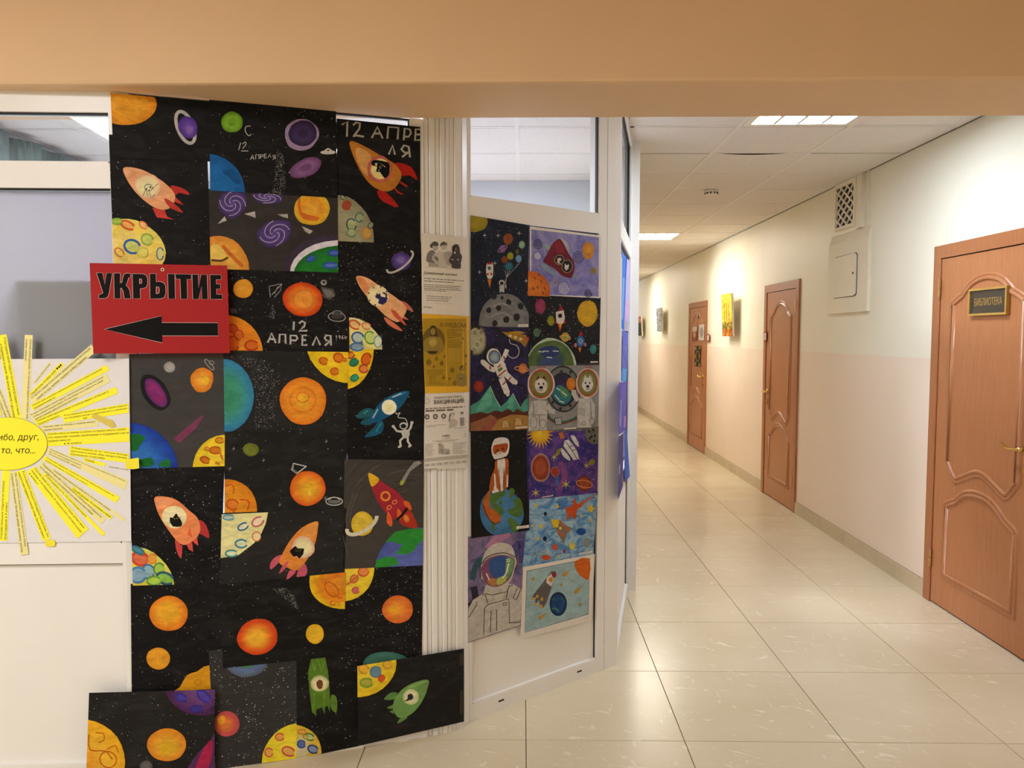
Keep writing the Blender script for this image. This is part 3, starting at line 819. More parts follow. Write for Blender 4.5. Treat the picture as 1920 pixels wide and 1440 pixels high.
p.blob(1140, 820, 108, 96, ['e0a080', 'ecd9a8', 'efe0a8', 'e8e0b0'], 20, .03)
p = a.part('animal_sketch', 12); p.ring(1145, 830, 30, 26, 5, '6a6a6a'); p.blob(1130, 840, 6, 7, '222222'); p.blob(1160, 828, 6, 7, '222222'); p.blob(1150, 850, 5, 4, '222222')
p.line([(1120, 850), (1105, 890)], 4, '808080'); p.line([(1165, 850), (1215, 800)], 4, '808080'); p.line([(1150, 860), (1165, 905), (1195, 880)], 4, '808080', 3); p.line([(1130, 860), (1140, 900)], 4, '808080')
specks(a, 70, 4); a.build()

a = black('black painting with a green planet, lilac ring planet and small 12 April lettering', [(392, 186), (630, 209), (633, 371), (394, 357)], Z2, .008)
a.part('green_planet', 2).blob(220, 316, 80, 80, ['5c8c1e', '74a82c', '82b432', '6c9c2a'], 0, .03)
p = a.part('ringed_planet', 2); p.blob(742, 410, 130, 118, ['9a84a8', 'a890b4'], 0, .04); p.blob(750, 400, 105, 98, ['2c2240', '3a2c52', '42345c', '352848'], 0, .03)
a.part('oval_planet', 2).blob(772, 658, 128, 66, ['6a4470', '7c5484', '8c6294', '704a78'], -25, .05)
p = a.part('blue_planet', 2); p.blob(20, 850, 300, 300, ['165a9c', '1a66ac', '1c6ab0', '1e6cb0'], 0, .01); p.poly([(150, 690), (230, 670), (290, 760), (250, 780), (200, 730)], '12508c', 3)
p = a.part('flying_saucer', 2); p.blob(940, 542, 56, 16, 'c8c8c0'); p.poly([(912, 535), (940, 510), (968, 532)], 'd8d8d0', 3); p.poly([(925, 532), (942, 518), (958, 532)], '303030')
W = 'c8c8c4'
sp3 = lambda q: [tuple(t) for t in spline(q, 3)]
letters(a, [[sp3([(360, 345), (325, 350), (320, 385), (345, 418), (365, 405)])], [[(285, 470), (270, 525)]], [sp3([(298, 480), (318, 465), (325, 480), (300, 515)]), [(288, 532), (342, 532)]],
 [[(357, 596), (375, 562), (385, 596)], [(362, 584), (382, 584)]], [[(398, 594), (398, 560), (422, 560), (422, 592)]], [[(433, 590), (433, 558), (450, 562), (448, 574), (433, 576)]], [[(478, 554), (460, 556), (462, 586), (482, 582)], [(460, 570), (476, 568)]], [[(490, 582), (502, 556), (512, 580)]], [[(545, 592), (542, 562), (526, 566), (530, 578), (545, 578), (526, 596)]]], 5, W)
specks(a, 90, 5); a.part('milky_way', 1, 'print', True).specks(330, [(560, 520), (605, 560), (620, 700), (620, 860), (515, 860), (540, 700)], (.25, .6), 'dcd8d0', 6); a.build()

a = black('grey painting of violet spiral galaxies, paper planes and a green planet', [(391, 354), (633, 364), (634, 511), (395, 504)], Z2, .006, '2e2a28')
def galaxy(cx, cy, r, sx, sy, rot, seed):
    p = a.part('spiral_galaxy', 2); p.blob(cx, cy, r*sx, r*sy, ['3a2c4c', '4a3a72', '54407e', '4a3a78', '5a4890'], rot, .08, seed)
    for k in range(4):
        pts = []
        for i in range(12):
            t = i/11*3.4+k*1.571; rr = r*(.12+.75*i/11)
            x, y = rr*math.cos(t)*sx, rr*math.sin(t)*sy; c_, s_ = math.cos(math.radians(rot)), math.sin(math.radians(rot)); pts.append((cx+x*c_-y*s_, cy+x*s_+y*c_))
        p.line(pts, 6, 'b0a2c4')
galaxy(225, 925, 115, 1, .95, 0, 1); galaxy(485, 880, 130, .95, .4, 5, 2); galaxy(540, 1150, 140, .95, .75, -25, 3)
p = a.part('orange_planet', 2); p.blob(820, 965, 135, 125, ['d8ae2a', 'e2b030', 'e89a2c', 'e8a838', 'ecae3c'], 0, .04); p.poly([(715, 900), (735, 890), (745, 990), (870, 1030), (850, 1055), (760, 1045), (720, 990)], 'd4702a', 3)
p = a.part('green_planet', 2); p.blob(1030, 1440, 430, 290, ['3a3040', '463a58'], 0, .02); p.blob(1040, 1450, 390, 250, ['d8d4e0', 'e0dce4'], 0, .01); p.blob(1050, 1465, 370, 225, ['1a6a24', '1f7a2c', '22802e', '1e7028'], 0, .01)
craters(p, [(812, 1340, 34, 20, -25, '3a62b0', '2a4c96'), (985, 1298, 42, 20, 0, '4a6cc0', '2a4c96'), (960, 1390, 52, 20, 0, '5a7ac8', '2e56a8')])
p = a.part('moon', 2); p.blob(100, 1420, 250, 250, ['d88a30', 'e0a03c', 'e4b050', 'e0a848'], 0, .02); p.blob(95, 1205, 32, 34, 'e09038'); p.poly([(60, 1250), (110, 1230), (190, 1330), (60, 1350)], 'ecc860', 2); p.line([(65, 1350), (140, 1355), (190, 1330)], 16, '5a4420', 3); p.line([(150, 1240), (190, 1290), (300, 1400)], 26, 'cc6c28', 3)
for q in ([(312, 1004), (392, 985), (398, 1035), (362, 1018)], [(560, 1008), (638, 1005), (640, 1038), (605, 1030)], [(742, 1095), (828, 1132), (800, 1156), (768, 1135)], [(112, 1080), (165, 1022), (180, 1055), (150, 1062)]):
    a.part('paper_plane', 3).poly(q, 'b4b0ae').line([q[0], q[2]], 4, '7a7674')
a.build()

a = black('black painting titled 12 April at its top with an orange rocket carrying a black cat', [(631, 222), (788, 238), (788, 458), (633, 452)], Z2, .004)
p = a.part('rocket', 3)
p.poly([(1430, 630), (1500, 625), (1570, 660), (1612, 750), (1550, 715), (1490, 715)], 'a82018', 3); p.poly([(1310, 830), (1380, 845), (1470, 950), (1400, 935), (1330, 890)], 'a82018', 3)
p.line([(1480, 765), (1535, 800)], 16, 'a42a1c'); p.line([(1428, 790), (1460, 838), (1500, 856)], 12, 'a8281c', 2)
p.poly([(1105, 458), (1220, 500), (1340, 570), (1440, 630), (1492, 710), (1450, 800), (1380, 836), (1280, 800), (1200, 710), (1130, 570)], 'b8742a', 4)
p.poly([(1150, 510), (1240, 540), (1280, 640), (1230, 720), (1165, 620)], 'd09a58', 3); p.blob(1328, 668, 94, 100, ['b05a4a', 'c47060', 'b8685a'], 0, .03); p.blob(1332, 668, 72, 76, ['e6cf88', 'e8d490'], 0, .03)
p = a.part('cat', 13); p.poly([(1268, 610), (1300, 600), (1390, 618), (1402, 660), (1395, 715), (1362, 735), (1330, 690), (1300, 688), (1308, 650), (1270, 640)], '0c0c0c', 2); p.poly([(1290, 625), (1312, 622), (1302, 655)], 'e0c878'); p.poly([(1325, 622), (1372, 650), (1368, 655)], 'e0c878'); p.ring(1332, 655, 6, 9, 3, '9a9a9a'); p.blob(1322, 678, 6, 6, '8a8a8a')
p = a.part('moon', 2); p.blob(1010, 1210, 270, 350, ['8c8a6a', '989678', '9c9a7a', '989474'], 0, .02)
craters(p, [(1080, 940, 34, 34, 20, '9c4a30', 'a8502c'), (1115, 1085, 34, 44, -10, 'a8b078', '2a4a5a'), (1175, 1030, 28, 34, 20, '9aa078', '2e6a6a'), (1115, 1145, 32, 30, 0, 'a8ac80', '5a8a5a'), (1230, 1150, 34, 40, 0, 'b89850', 'c8822c'), (1260, 1090, 18, 26, 30, '8a9070', '2a3c3c'), (1050, 880, 20, 14, 40, '9a9c80', '2e3c3a')])
letters(a, [[[(1045, 335), (1085, 312), (1082, 425)]], [[(1128, 340), (1150, 318), (1180, 325), (1175, 365), (1130, 425), (1150, 415), (1210, 425)]], [[(1268, 435), (1310, 352), (1350, 438)], [(1290, 400), (1335, 402)]], [[(1385, 440), (1392, 352), (1468, 358), (1462, 445)]], [[(1508, 452), (1515, 362), (1555, 372), (1562, 400), (1545, 425), (1515, 425)]], [[(1640, 372), (1598, 368), (1592, 452), (1640, 448)], [(1596, 408), (1640, 410)]], [[(1395, 558), (1425, 490), (1442, 560)]], [[(1555, 580), (1545, 500), (1510, 490), (1490, 520), (1515, 545), (1545, 540), (1495, 578)]]], 15, 'a8a49a')
specks(a, 16, 8); a.build()

a = black('black painting of a violet planet above an orange rocket with a dark blue cat', [(632, 450), (789, 453), (796, 661), (640, 660)], Z4, .0025)
p = a.part('ringed_planet', 2); p.blob(1450, 40, 78, 72, ['3e2c6a', '4a3678', '5c4890', '7a68a8'], 0, .02, 0, (-.1, -.2)); p.ring(1440, 45, 122, 46, 16, 'b8b4b0', -38, -20, 200)
p = a.part('rocket', 3)
p.poly([(1435, 345), (1500, 370), (1545, 430), (1500, 415), (1460, 410)], 'c06a5a', 3); p.poly([(1320, 470), (1400, 520), (1460, 578), (1400, 560), (1340, 520)], 'd8785a', 3); p.poly([(1465, 455), (1508, 495), (1455, 480)], 'd0705a')
p.poly([(1103, 158), (1180, 165), (1260, 215), (1345, 275), (1440, 345), (1490, 405), (1465, 470), (1420, 510), (1340, 470), (1270, 405), (1190, 320), (1125, 230)], 'e6aa78', 4); p.poly([(1108, 165), (1160, 175), (1200, 240), (1180, 290), (1130, 225)], 'dc8e5a', 3); p.poly([(1370, 410), (1420, 440), (1490, 538), (1400, 470)], 'c85a40', 3)
p.blob(1270, 308, 82, 80, ['f0dca8', 'f4e4b4'], 0, .02)
p = a.part('cat', 14)
for k in range(8): p.blob(1270+74*math.cos(k*.785+.3), 308+72*math.sin(k*.785+.3), 6, 6, '3a2a2a'); p.l -= 1
p.poly([(1245, 295), (1252, 310), (1262, 282), (1270, 298), (1288, 288), (1292, 312), (1330, 320), (1338, 350), (1310, 372), (1272, 365), (1278, 335), (1252, 322)], '2c2a5e', 2); p.line([(1325, 340), (1335, 300), (1308, 282)], 12, '2c2a5e', 3)
p = a.part('moon', 2); p.blob(1040, 720, 265, 245, ['e2dca0', 'ecdf88', 'eade80', 'e6d878'], 0, .04)
craters(p, [(1090, 530, 45, 30, 30, 'ecc080', 'cc5a34'), (1115, 630, 46, 40, 20, 'b8ccc0', '3a5e9a'), (1210, 630, 40, 48, -20, 'c8dc80', '5a9a30'), (1180, 540, 34, 24, 20, 'f0c890', 'dc8a50'), (1110, 700, 50, 30, 0, '8eaac0', '4a76ac'), (1270, 660, 28, 44, 0, 'dce4c0', '7aa0b0')])
specks(a, 260, 9); a.build()

a = black('black painting of an orange planet and satellites lettered 12 April 1961', [(412, 494), (653, 507), (655, 660), (424, 657)], Z4, .0050)
a.part('small_planet', 2).blob(230, 252, 77, 72, ['d88e20', 'e09c2c', 'e09c2c'], 0, .03)
p = a.part('orange_planet', 2); p.blob(690, 335, 156, 130, ['c83c10', 'd8541a', 'e07424', 'e28430', 'e89838', 'e28c30'], 8, .02); p.ring(712, 330, 42, 60, 8, 'e6a040', -10); p.ring(700, 335, 85, 78, 6, 'd87020')
p = a.part('mars', 2); p.blob(105, 760, 280, 300, ['e08a20', 'd87c1c', 'dc8822', 'd88020'], 0, .01); craters(p, [(150, 560, 40, 30, 30, 'cc5a20', 'a83c14'), (195, 610, 40, 34, 60, 'd06824', 'b0401a'), (295, 690, 50, 36, 0, 'd46a20', 'b44018'), (150, 680, 46, 60, 0, 'cc5c1c', 'a83e14')])
p = a.part('satellite', 2); p.blob(852, 205, 24, 22, '9a9a98'); p.blob(852, 202, 11, 10, '2a2a2a'); p.poly([(828, 235), (925, 255), (945, 300), (900, 340), (852, 320)], '4e4e4c', 1)
for k in range(5): p.line([(845+k*14, 250+k*4), (885+k*12, 320-k*2)], 4, '9c9c9a')
p = a.part('satellite', 2); p.line([(430, 230), (440, 318)], 5, 'a0a09c'); p.line([(436, 232), (530, 215), (515, 270), (470, 320)], 5, 'a0a09c'); p.line([(530, 215), (450, 300)], 5, 'b0b0ac'); p.line([(500, 235), (470, 290)], 9, '787874')
p = a.part('flying_saucer', 2); p.ring(953, 470, 66, 34, 7, '9a9a96', 5); p.ring(955, 440, 36, 18, 6, '8a8a86'); p.blob(955, 468, 48, 20, '3c3c3a'); p.blob(955, 442, 26, 12, '4a4a48')
p = a.part('doodle', 2); p.line([(132, 405), (145, 440), (150, 402), (160, 440), (168, 405), (178, 438)], 4, '9c9c98')
p = a.part('comet', 1, 'print', True); p.specks(90, [(455, 370), (480, 430), (470, 490), (425, 470)], (.2, .5), 'd0ccc4', 11)
letters(a, [[[(622, 505), (618, 572)]], [[(660, 520), (685, 502), (708, 515), (700, 545), (660, 578), (725, 576)]], [[(420, 668), (450, 595), (482, 672)], [(432, 640), (475, 642)]], [[(508, 672), (512, 605), (555, 605), (558, 676)]], [[(595, 682), (595, 612), (640, 615), (650, 635), (635, 652), (598, 650)]], [[(722, 612), (688, 612), (685, 688), (725, 686)], [(686, 648), (715, 648)]], [[(765, 690), (795, 622), (825, 688)]], [[(908, 690), (905, 615), (870, 612), (858, 632), (872, 652), (905, 652), (860, 692)]]], 15, 'b4b0ac')
letters(a, [[[(943, 620), (950, 612), (950, 640)]], [[(966, 622), (972, 612), (980, 618), (976, 628), (966, 624)], [(980, 618), (974, 642)]], [[(1000, 612), (990, 630), (996, 642), (1006, 634), (992, 628)]], [[(1014, 614), (1016, 640)]], [[(1024, 640), (1024, 625), (1034, 624)]]], 4, 'd0ccc8')
specks(a, 170, 10); a.build()

a = black('grey painting of a magenta oval nebula, an orange planet and a slice of the Earth', [(242, 664), (423, 659), (421, 874), (245, 879)], Z6, .004, '3c3b3a')
a.part('moon', 2).blob(306, 120, 34, 32, ['8a8a88', '9c9c9a', 'a8a6a4'], 0, .03)
p = a.part('nebula', 2); p.blob(222, 268, 120, 70, ['1c1a1e', '201c22'], 55, .04); p.blob(225, 270, 98, 46, ['5a2a6a', '7a2a70', '8e2a66', '7c2c74'], 57, .04)
p = a.part('orange_planet', 2); p.blob(497, 195, 68, 72, ['d87a20', 'e08c2c', 'e89c38', 'ecac3c'], 0, .05); p.blob(518, 200, 20, 26, 'f0c030')
p = a.part('ringed_saucer', 2); p.ring(540, 105, 40, 12, 5, '9c9c9a', 50); p.ring(553, 95, 14, 12, 4, '9c9c9a')
p = a.part('earth', 2); p.blob(75, 730, 280, 285, ['1c3a9c', '2450b0', '2c68bc', '3472bc', '3c78c0'], 0, .01); p.poly([(78, 515), (150, 520), (160, 545), (130, 580), (118, 610), (78, 605)], '1a6a2c', 2); p.poly([(130, 665), (200, 652), (215, 690), (180, 705), (140, 700)], '1a6a2c', 2); p.poly([(240, 690), (300, 655), (312, 705), (260, 705)], '1e7030', 2)
p = a.part('comet_tail', 2); p.poly([(500, 400), (505, 412), (460, 480), (365, 565), (330, 540), (400, 480)], '7a3a5a', 0)
p = a.part('yellow_moon', 2); p.blob(640, 720, 200, 205, ['e8c826', 'ecd030', 'f0d23a', 'ecd034'], 0, .01); craters(p, [(575, 608, 34, 20, 0, 'd07a20', 'b8601c'), (515, 665, 28, 18, 20, 'd07a20', 'b0501c'), (600, 550, 24, 16, 0, 'd8a020', 'c0601c'), (525, 600, 14, 12, 0, 'dca028', 'c07020')]); p.line([(600, 615), (618, 665)], 12, 'cc7a28'); p.line([(575, 680), (600, 690)], 14, 'cc7a28')
a.build()

a = black('black painting of a teal planet and a large amber planet among white specks', [(419, 654), (653, 655), (651, 811), (421, 809)], Z4, .0045, '1c1c1c')
a.part('teal_planet', 2).blob(70, 1078, 245, 282, ['2e7aa8', '3a8ca0', '3e9080', '3c9070', '3a8a6c'], 0, .015)
p = a.part('amber_planet', 2); p.blob(693, 1118, 178, 185, ['e07a1c', 'e68a28', 'ea962c', 'e8902a', 'eca030', 'ecb034'], 0, .025); p.ring(690, 1090, 48, 38, 10, 'e07c20'); p.ring(690, 1110, 100, 95, 8, 'e07818'); p.blob(685, 1100, 22, 26, 'f0b82c')
p = a.part('yellow_moon', 2); p.blob(1040, 670, 320, 310, ['e8c41c', 'f0cc24', 'f2ce2a', 'f0cc24'], 0, .01); craters(p, [(850, 810, 34, 26, 20, 'd8841c', 'c4501c'), (965, 785, 38, 34, 40, 'd8801c', 'c0461c'), (935, 890, 32, 26, 0, 'd8861c', 'c4541c'), (1010, 800, 22, 14, 0, 'd8861c', 'c4541c')])
specks(a, 120, 12); a.part('star_dust', 1, 'print', True).specks(420, [(180, 770), (400, 800), (520, 900), (460, 1330), (300, 1330), (330, 1050), (300, 900)], (.25, .7), 'e0dcd6', 13); a.build()

a = black('black painting of a teal rocket with a white astronaut on a tether', [(649, 654), (797, 657), (795, 867), (651, 863)], Z4, .0035)
p = a.part('yellow_moon', 2); p.blob(1010, 720, 228, 310, ['e8c01c', 'f0cc24', 'f2ce2a'], 0, .01); craters(p, [(1060, 765, 30, 24, -30, 'dc8a20', '8a2a4a'), (1085, 820, 36, 26, -35, '2e8a6a', '1e6a50'), (1180, 795, 36, 46, 20, 'd86a1c', 'b8401c'), (1160, 870, 34, 30, 0, 'e08a3a', 'a83a3a'), (1090, 940, 32, 24, -30, '3a9a70', '1e7a5c')])
p = a.part('rocket', 3)
p.poly([(1215, 1175), (1150, 1185), (1100, 1245), (1170, 1250), (1250, 1215)], '1e5a62', 3); p.poly([(1240, 1240), (1170, 1255), (1135, 1295), (1220, 1300)], '1c5464', 3); p.poly([(1285, 1260), (1315, 1300), (1290, 1370), (1165, 1398), (1240, 1320)], '1a5a78', 3)
p.poly([(1508, 1042), (1480, 1120), (1410, 1200), (1330, 1250), (1250, 1285), (1200, 1280), (1225, 1215), (1290, 1130), (1390, 1065)], '185880', 4); p.poly([(1495, 1048), (1420, 1065), (1350, 1100), (1420, 1085)], '3a80a0', 3); p.line([(1230, 1250), (1270, 1180)], 12, '90b8c4'); p.line([(1380, 1090), (1450, 1060)], 10, 'b0ccd4'); p.line([(1255, 1355), (1295, 1290)], 10, '3a90a8'); p.line([(1160, 1215), (1195, 1190)], 9, '4a9098')
p.blob(1356, 1166, 58, 58, ['e8e8d8', 'f0eecc', 'ece8c0', 'eae4a0'], 0, .02)
a.part('tether', 3).line([(1405, 1200), (1415, 1220), (1440, 1208), (1425, 1245), (1480, 1255), (1500, 1300)], 6, 'c8c8c4', 4)
p = a.part('astronaut', 3)
p.V = None; W = 'c4c4be'
p.blob(1468, 1310, 32, 28, W); p.blob(1466, 1312, 22, 17, '1c1c1c'); p.poly([(1452, 1345), (1510, 1342), (1512, 1390), (1490, 1405), (1462, 1398)], W, 2)
for q in ([(1452, 1355), (1415, 1350), (1392, 1318)], [(1505, 1350), (1522, 1325), (1530, 1290)], [(1465, 1400), (1440, 1425), (1445, 1462)], [(1500, 1400), (1500, 1430), (1520, 1460)]): p.line(q, 17, W)
p.blob(1388, 1315, 12, 12, W); p.blob(1532, 1285, 12, 12, W); p.blob(1438, 1470, 16, 9, W, -20); p.blob(1516, 1466, 16, 9, W, -30)
specks(a, 60, 14); a.build()

a = black('black painting of a peach rocket with a black cat above a rainbow moon', [(243, 872), (421, 869), (414, 1094), (249, 1098)], Z6, .0035)
p = a.part('moon', 2); p.blob(95, 1420, 240, 245, ['d8d860', 'e4d850', 'e2d44c', 'dccc50'], 0, .02)
craters(p, [(135, 1245, 50, 38, 20, 'dc7050', 'cc4a30'), (205, 1245, 26, 28, 0, 'e8a848', 'd88030'), (180, 1320, 36, 40, 0, '8eb4c0', '3a6ea8'), (245, 1305, 30, 34, 0, 'a8cc50', '4a8a3a'), (120, 1340, 46, 44, 0, '8ab0c8', '4a80b4'), (280, 1360, 50, 32, 20, '8ac050', '2e5a7a'), (215, 1375, 40, 26, 0, 'a8cc50', '6aa040'), (120, 1195, 40, 16, 30, '4a90a0', '3a7090')])
p = a.part('rocket', 3)
p.poly([(478, 1018), (520, 1045), (540, 1122), (500, 1105), (480, 1090)], 'b8383a', 3); p.poly([(340, 1118), (372, 1165), (382, 1170), (374, 1245), (345, 1190)], 'cc4a48', 2); p.poly([(400, 1150), (440, 1150), (445, 1205), (420, 1190)], 'd0504a', 1); p.poly([(435, 1135), (468, 1120), (475, 1168), (455, 1155)], 'd0504a')
p.poly([(222, 882), (310, 885), (370, 915), (420, 960), (470, 1005), (488, 1070), (465, 1120), (405, 1162), (360, 1150), (310, 1090), (262, 1020), (228, 945)], 'ea8c58', 4); p.poly([(225, 890), (290, 890), (330, 910), (270, 950), (235, 940)], 'f0a070', 3); p.poly([(410, 1100), (425, 1060), (440, 1120)], 'dc6a40'); p.blob(334, 1000, 74, 66, ['ecdca0', 'f0e4b4', 'f2e6b8'], 10, .02)
p = a.part('cat', 14); p.poly([(308, 1025), (310, 1000), (325, 1005), (345, 978), (355, 995), (368, 1010), (380, 1035), (372, 1055), (330, 1055), (315, 1040)], '121212', 2); p.line([(330, 1050), (325, 1052)], 10, '0b0b0b'); p.blob(336, 1010, 4, 3, '9aa040'); p.blob(350, 1008, 4, 3, '9aa040')
for q in ([(318, 1022), (300, 1020)], [(318, 1028), (303, 1034)], [(356, 1010), (372, 1000)]): p.line(q, 2, '303030')
specks(a, 230, 15); a.build()

a = black('black painting of a small olive planet over two amber planets and a saucer', [(420, 804), (652, 803), (648, 961), (421, 965)], Z7, .003, '161616')
p = a.part('olive_planet', 2); p.blob(263, 275, 66, 54, ['5e6a22', '6e7828', '768030', '6c7628'], 0, .03); p.ring(262, 275, 46, 32, 5, '565e20', 0, 180, 350)
p = a.part('amber_planet', 2); p.blob(728, 592, 147, 142, ['d85c18', 'e07424', 'e68c28', 'e89c2c', 'e8ac2c', 'e8b42c'], 0, .02, 0, (.1, .05)); p.blob(742, 625, 16, 24, 'f0cc40')
p = a.part('mars', 2); p.blob(60, 770, 255, 255, ['d88018', 'dc8c20', 'e09624', 'dc9020'], 0, .01); craters(p, [(112, 725, 48, 42, 20, 'e08030', 'c4581c')]); p.line([(60, 575), (100, 560), (125, 590), (118, 635)], 8, 'c04c18', 3); p.line([(175, 685), (235, 690), (250, 720), (235, 770)], 12, 'c4541c', 3); p.line([(122, 770), (125, 800)], 20, 'd0601c')
p = a.part('saucer', 2); p.line([(718, 412), (610, 388), (598, 440), (638, 470), (718, 412)], 9, 'c8c8c4'); p.line([(615, 400), (610, 435), (640, 455)], 4, 'a0a09c')
p = a.part('saucer', 2); p.ring(945, 698, 68, 32, 8, 'c0c0bc'); p.blob(945, 702, 52, 16, '6a6a68'); p.line([(895, 690), (945, 662), (995, 690)], 6, 'c0c0bc', 3)
for x, y in ((368, 362), (880, 208), (998, 512), (500, 726), (872, 672), (92, 432), (122, 268)): p = a.part('cross_star', 2, 'print'); p.line([(x-12, y+4), (x+12, y-4)], 3, 'a8a8a4'); p.line([(x, y-16), (x, y+14)], 3, 'a8a8a4')
specks(a, 40, 16); a.build()

a = black('painting of an orange pink-finned rocket with black cat beside a cut-out moon', [(415, 962), (650, 953), (646, 1083), (413, 1098)], Z7, .0045, '1e1d1c')
p = a.part('moon_cut_out', 3); p.poly([(25, 805), (405, 788), (385, 880), (350, 960), (290, 1040), (160, 1140), (15, 1162)], 'e4e0a0', 0)
craters(p, [(200, 905, 44, 26, -25, 'e8e6c0', '2e6c94'), (320, 865, 50, 34, -30, 'f0dcc0', 'c47068'), (185, 1045, 48, 32, 0, 'dce4b8', '3c7ea0'), (310, 985, 34, 38, 0, 'f0dca8', 'd88048'), (105, 1125, 48, 26, 0, 'd8e4c0', '4a9098'), (80, 830, 44, 20, 0, 'b8d0c8', '6a9cb0')])
p = a.part('rocket', 3)
p.poly([(520, 1135), (455, 1160), (420, 1215), (428, 1255), (490, 1200)], 'c0586a', 3); p.poly([(690, 1200), (722, 1240), (715, 1300), (640, 1338), (650, 1260)], 'c0586e', 3)
p.poly([(808, 862), (812, 920), (790, 1040), (740, 1150), (680, 1230), (630, 1265), (560, 1240), (495, 1200), (520, 1130), (570, 1040), (640, 950), (720, 890)], 'dc8838', 4); p.poly([(805, 866), (800, 930), (770, 1000), (680, 990), (720, 900)], 'e49848', 3)
p.poly([(575, 1185), (530, 1215), (492, 1290), (545, 1250)], 'c85a68', 2); p.poly([(580, 1262), (632, 1270), (610, 1300), (555, 1340)], 'c85a6a', 2); p.blob(690, 1075, 96, 92, ['dca08c', 'e8dca8', 'ece6b0'], -20, .03)
p = a.part('cat', 13); p.poly([(580, 1108), (600, 1085), (628, 1062), (645, 1082), (700, 1085), (692, 1130), (660, 1168), (640, 1145), (610, 1150)], '141210', 1); p.ring(635, 1102, 9, 7, 3, '6a6020'); p.ring(664, 1100, 9, 7, 3, '6a6020')
specks(a, 60, 17); a.build()

a = black('grey painting of a red rocket with yellow nose, ringed planet and green-blue Earth', [(646, 861), (795, 863), (793, 1060), (643, 1067)], Z7, .0045, '3e3a36')
p = a.part('brush_strokes', 1, 'paint', True); rnd = random.Random(5)
for k in range(60):
    r0 = 260+k*11; a0 = rnd.uniform(150, 260); pts = [(1560+r0*math.cos(math.radians(a0+i*7)), 900+r0*1.05*math.sin(math.radians(a0+i*7))) for i in range(5)]
    p.line(pts, 5, rnd.choice(['55514c', '4a4642', '625e58', '302c2a'])); p.l -= 1
p = a.part('rocket', 4)
p.poly([(1480, 850), (1550, 760), (1600, 830), (1625, 915), (1530, 905), (1490, 880)], 'a83420', 3); p.blob(1535, 838, 24, 34, ['c86030', 'd88040'], -30)
p.poly([(1225, 470), (1290, 500), (1360, 555), (1460, 620), (1520, 690), (1545, 750), (1500, 810), (1430, 845), (1370, 790), (1300, 700), (1250, 580)], 'a02838', 4)
p.poly([(1225, 468), (1270, 482), (1315, 522), (1260, 578), (1235, 540)], 'e0b028', 3); p.poly([(1385, 780), (1420, 845), (1415, 905), (1375, 870)], 'e0602a', 2); p.poly([(1510, 695), (1560, 705), (1580, 770), (1535, 750)], 'e0602a', 2); p.poly([(1465, 755), (1500, 800), (1485, 850), (1460, 820)], 'e0682c', 2)
p.line([(1460, 848), (1500, 810), (1545, 752)], 20, '151515', 3); p.ring(1365, 656, 34, 34, 15, 'e8962c')
for x, y in ((1395, 748), (1440, 705)): p.ring(x, y, 20, 14, 9, 'e08038', -40)
p = a.part('ringed_planet', 3); p.blob(1175, 882, 92, 100, ['ccac2c', 'dcbc38', 'e0c444', 'd8b83c'], 0, .03); p.ring(1172, 880, 138, 62, 30, 'd4d0b8', -32, 10, 205)
p = a.part('shooting_star', 3); p.poly([(1490, 555), (1510, 500), (1600, 375), (1660, 385), (1570, 450), (1520, 545)], '8a8a84', 2); p.blob(1500, 545, 16, 24, '9aa040', 30)
p = a.part('earth', 3); p.blob(1670, 1240, 390, 325, ['48549c', '5664ac', '5a68b0'], 0, .01); p.poly([(1365, 1030), (1440, 950), (1560, 922), (1690, 920), (1690, 1000), (1620, 1060), (1600, 1100), (1540, 1130), (1450, 1130), (1510, 1040), (1480, 1050), (1440, 1030)], '2e8a34', 1); p.poly([(1290, 1180), (1380, 1148), (1450, 1160), (1478, 1215), (1280, 1250)], '2e8a34', 1)
a.build()

a = black('black painting of two round amber planets and part of a third', [(245, 1095), (419, 1084), (413, 1291), (247, 1301)], Z8, .0025)
a.part('big_planet', 2).blob(630, 342, 136, 126, ['d8701c', 'e08a24', 'e8a02c', 'e8ac30', 'e6a82c'], 0, .02, 0, (-.15, -.15))
a.part('small_planet', 2).blob(556, 662, 84, 78, ['d8921e', 'e09e2c', 'dc982a'], 0, .015)
p = a.part('cut_planet', 2); p.poly([(670, 905), (710, 865), (760, 780), (830, 755), (920, 710), (930, 890)], 'd8981c', 2); p.ring(840, 830, 26, 18, 6, 'c07c18')
specks(a, 90, 18); a.build()

a = black('black painting of a glowing red-orange planet, a comet and a small yellow planet', [(414, 1096), (648, 1073), (645, 1229), (418, 1253)], Y1, .0055, '0a0a0a')
p = a.part('red_planet', 2); p.blob(306, 532, 142, 124, ['c8401c', 'd4501c', 'dc7024', 'e89830', 'ecb034', 'ecb434'], -10, .03, 0, (-.12, .05))
p = a.part('yellow_planet', 2); p.blob(703, 512, 63, 68, ['dca820', 'e8b82c', 'e8bc30'], 0, .02)
p = a.part('amber_moon', 2); p.blob(900, 150, 240, 190, ['e4c020', 'e08c20', 'dc7c20', 'e09028'], 0, .015); p.ring(820, 205, 60, 36, 5, 'a84c10', 50); p.line([(840, 240), (870, 262), (895, 255)], 10, 'b8641c', 3); p.ring(828, 298, 18, 14, 6, 'b05010', 0, 30, 280)
a.part('comet', 1, 'print', True).specks(260, [(400, 200), (500, 190), (560, 250), (602, 360), (570, 340), (520, 285), (470, 250)], (.25, .6), 'b8b8b4', 20)
specks(a, 60, 19); a.build()

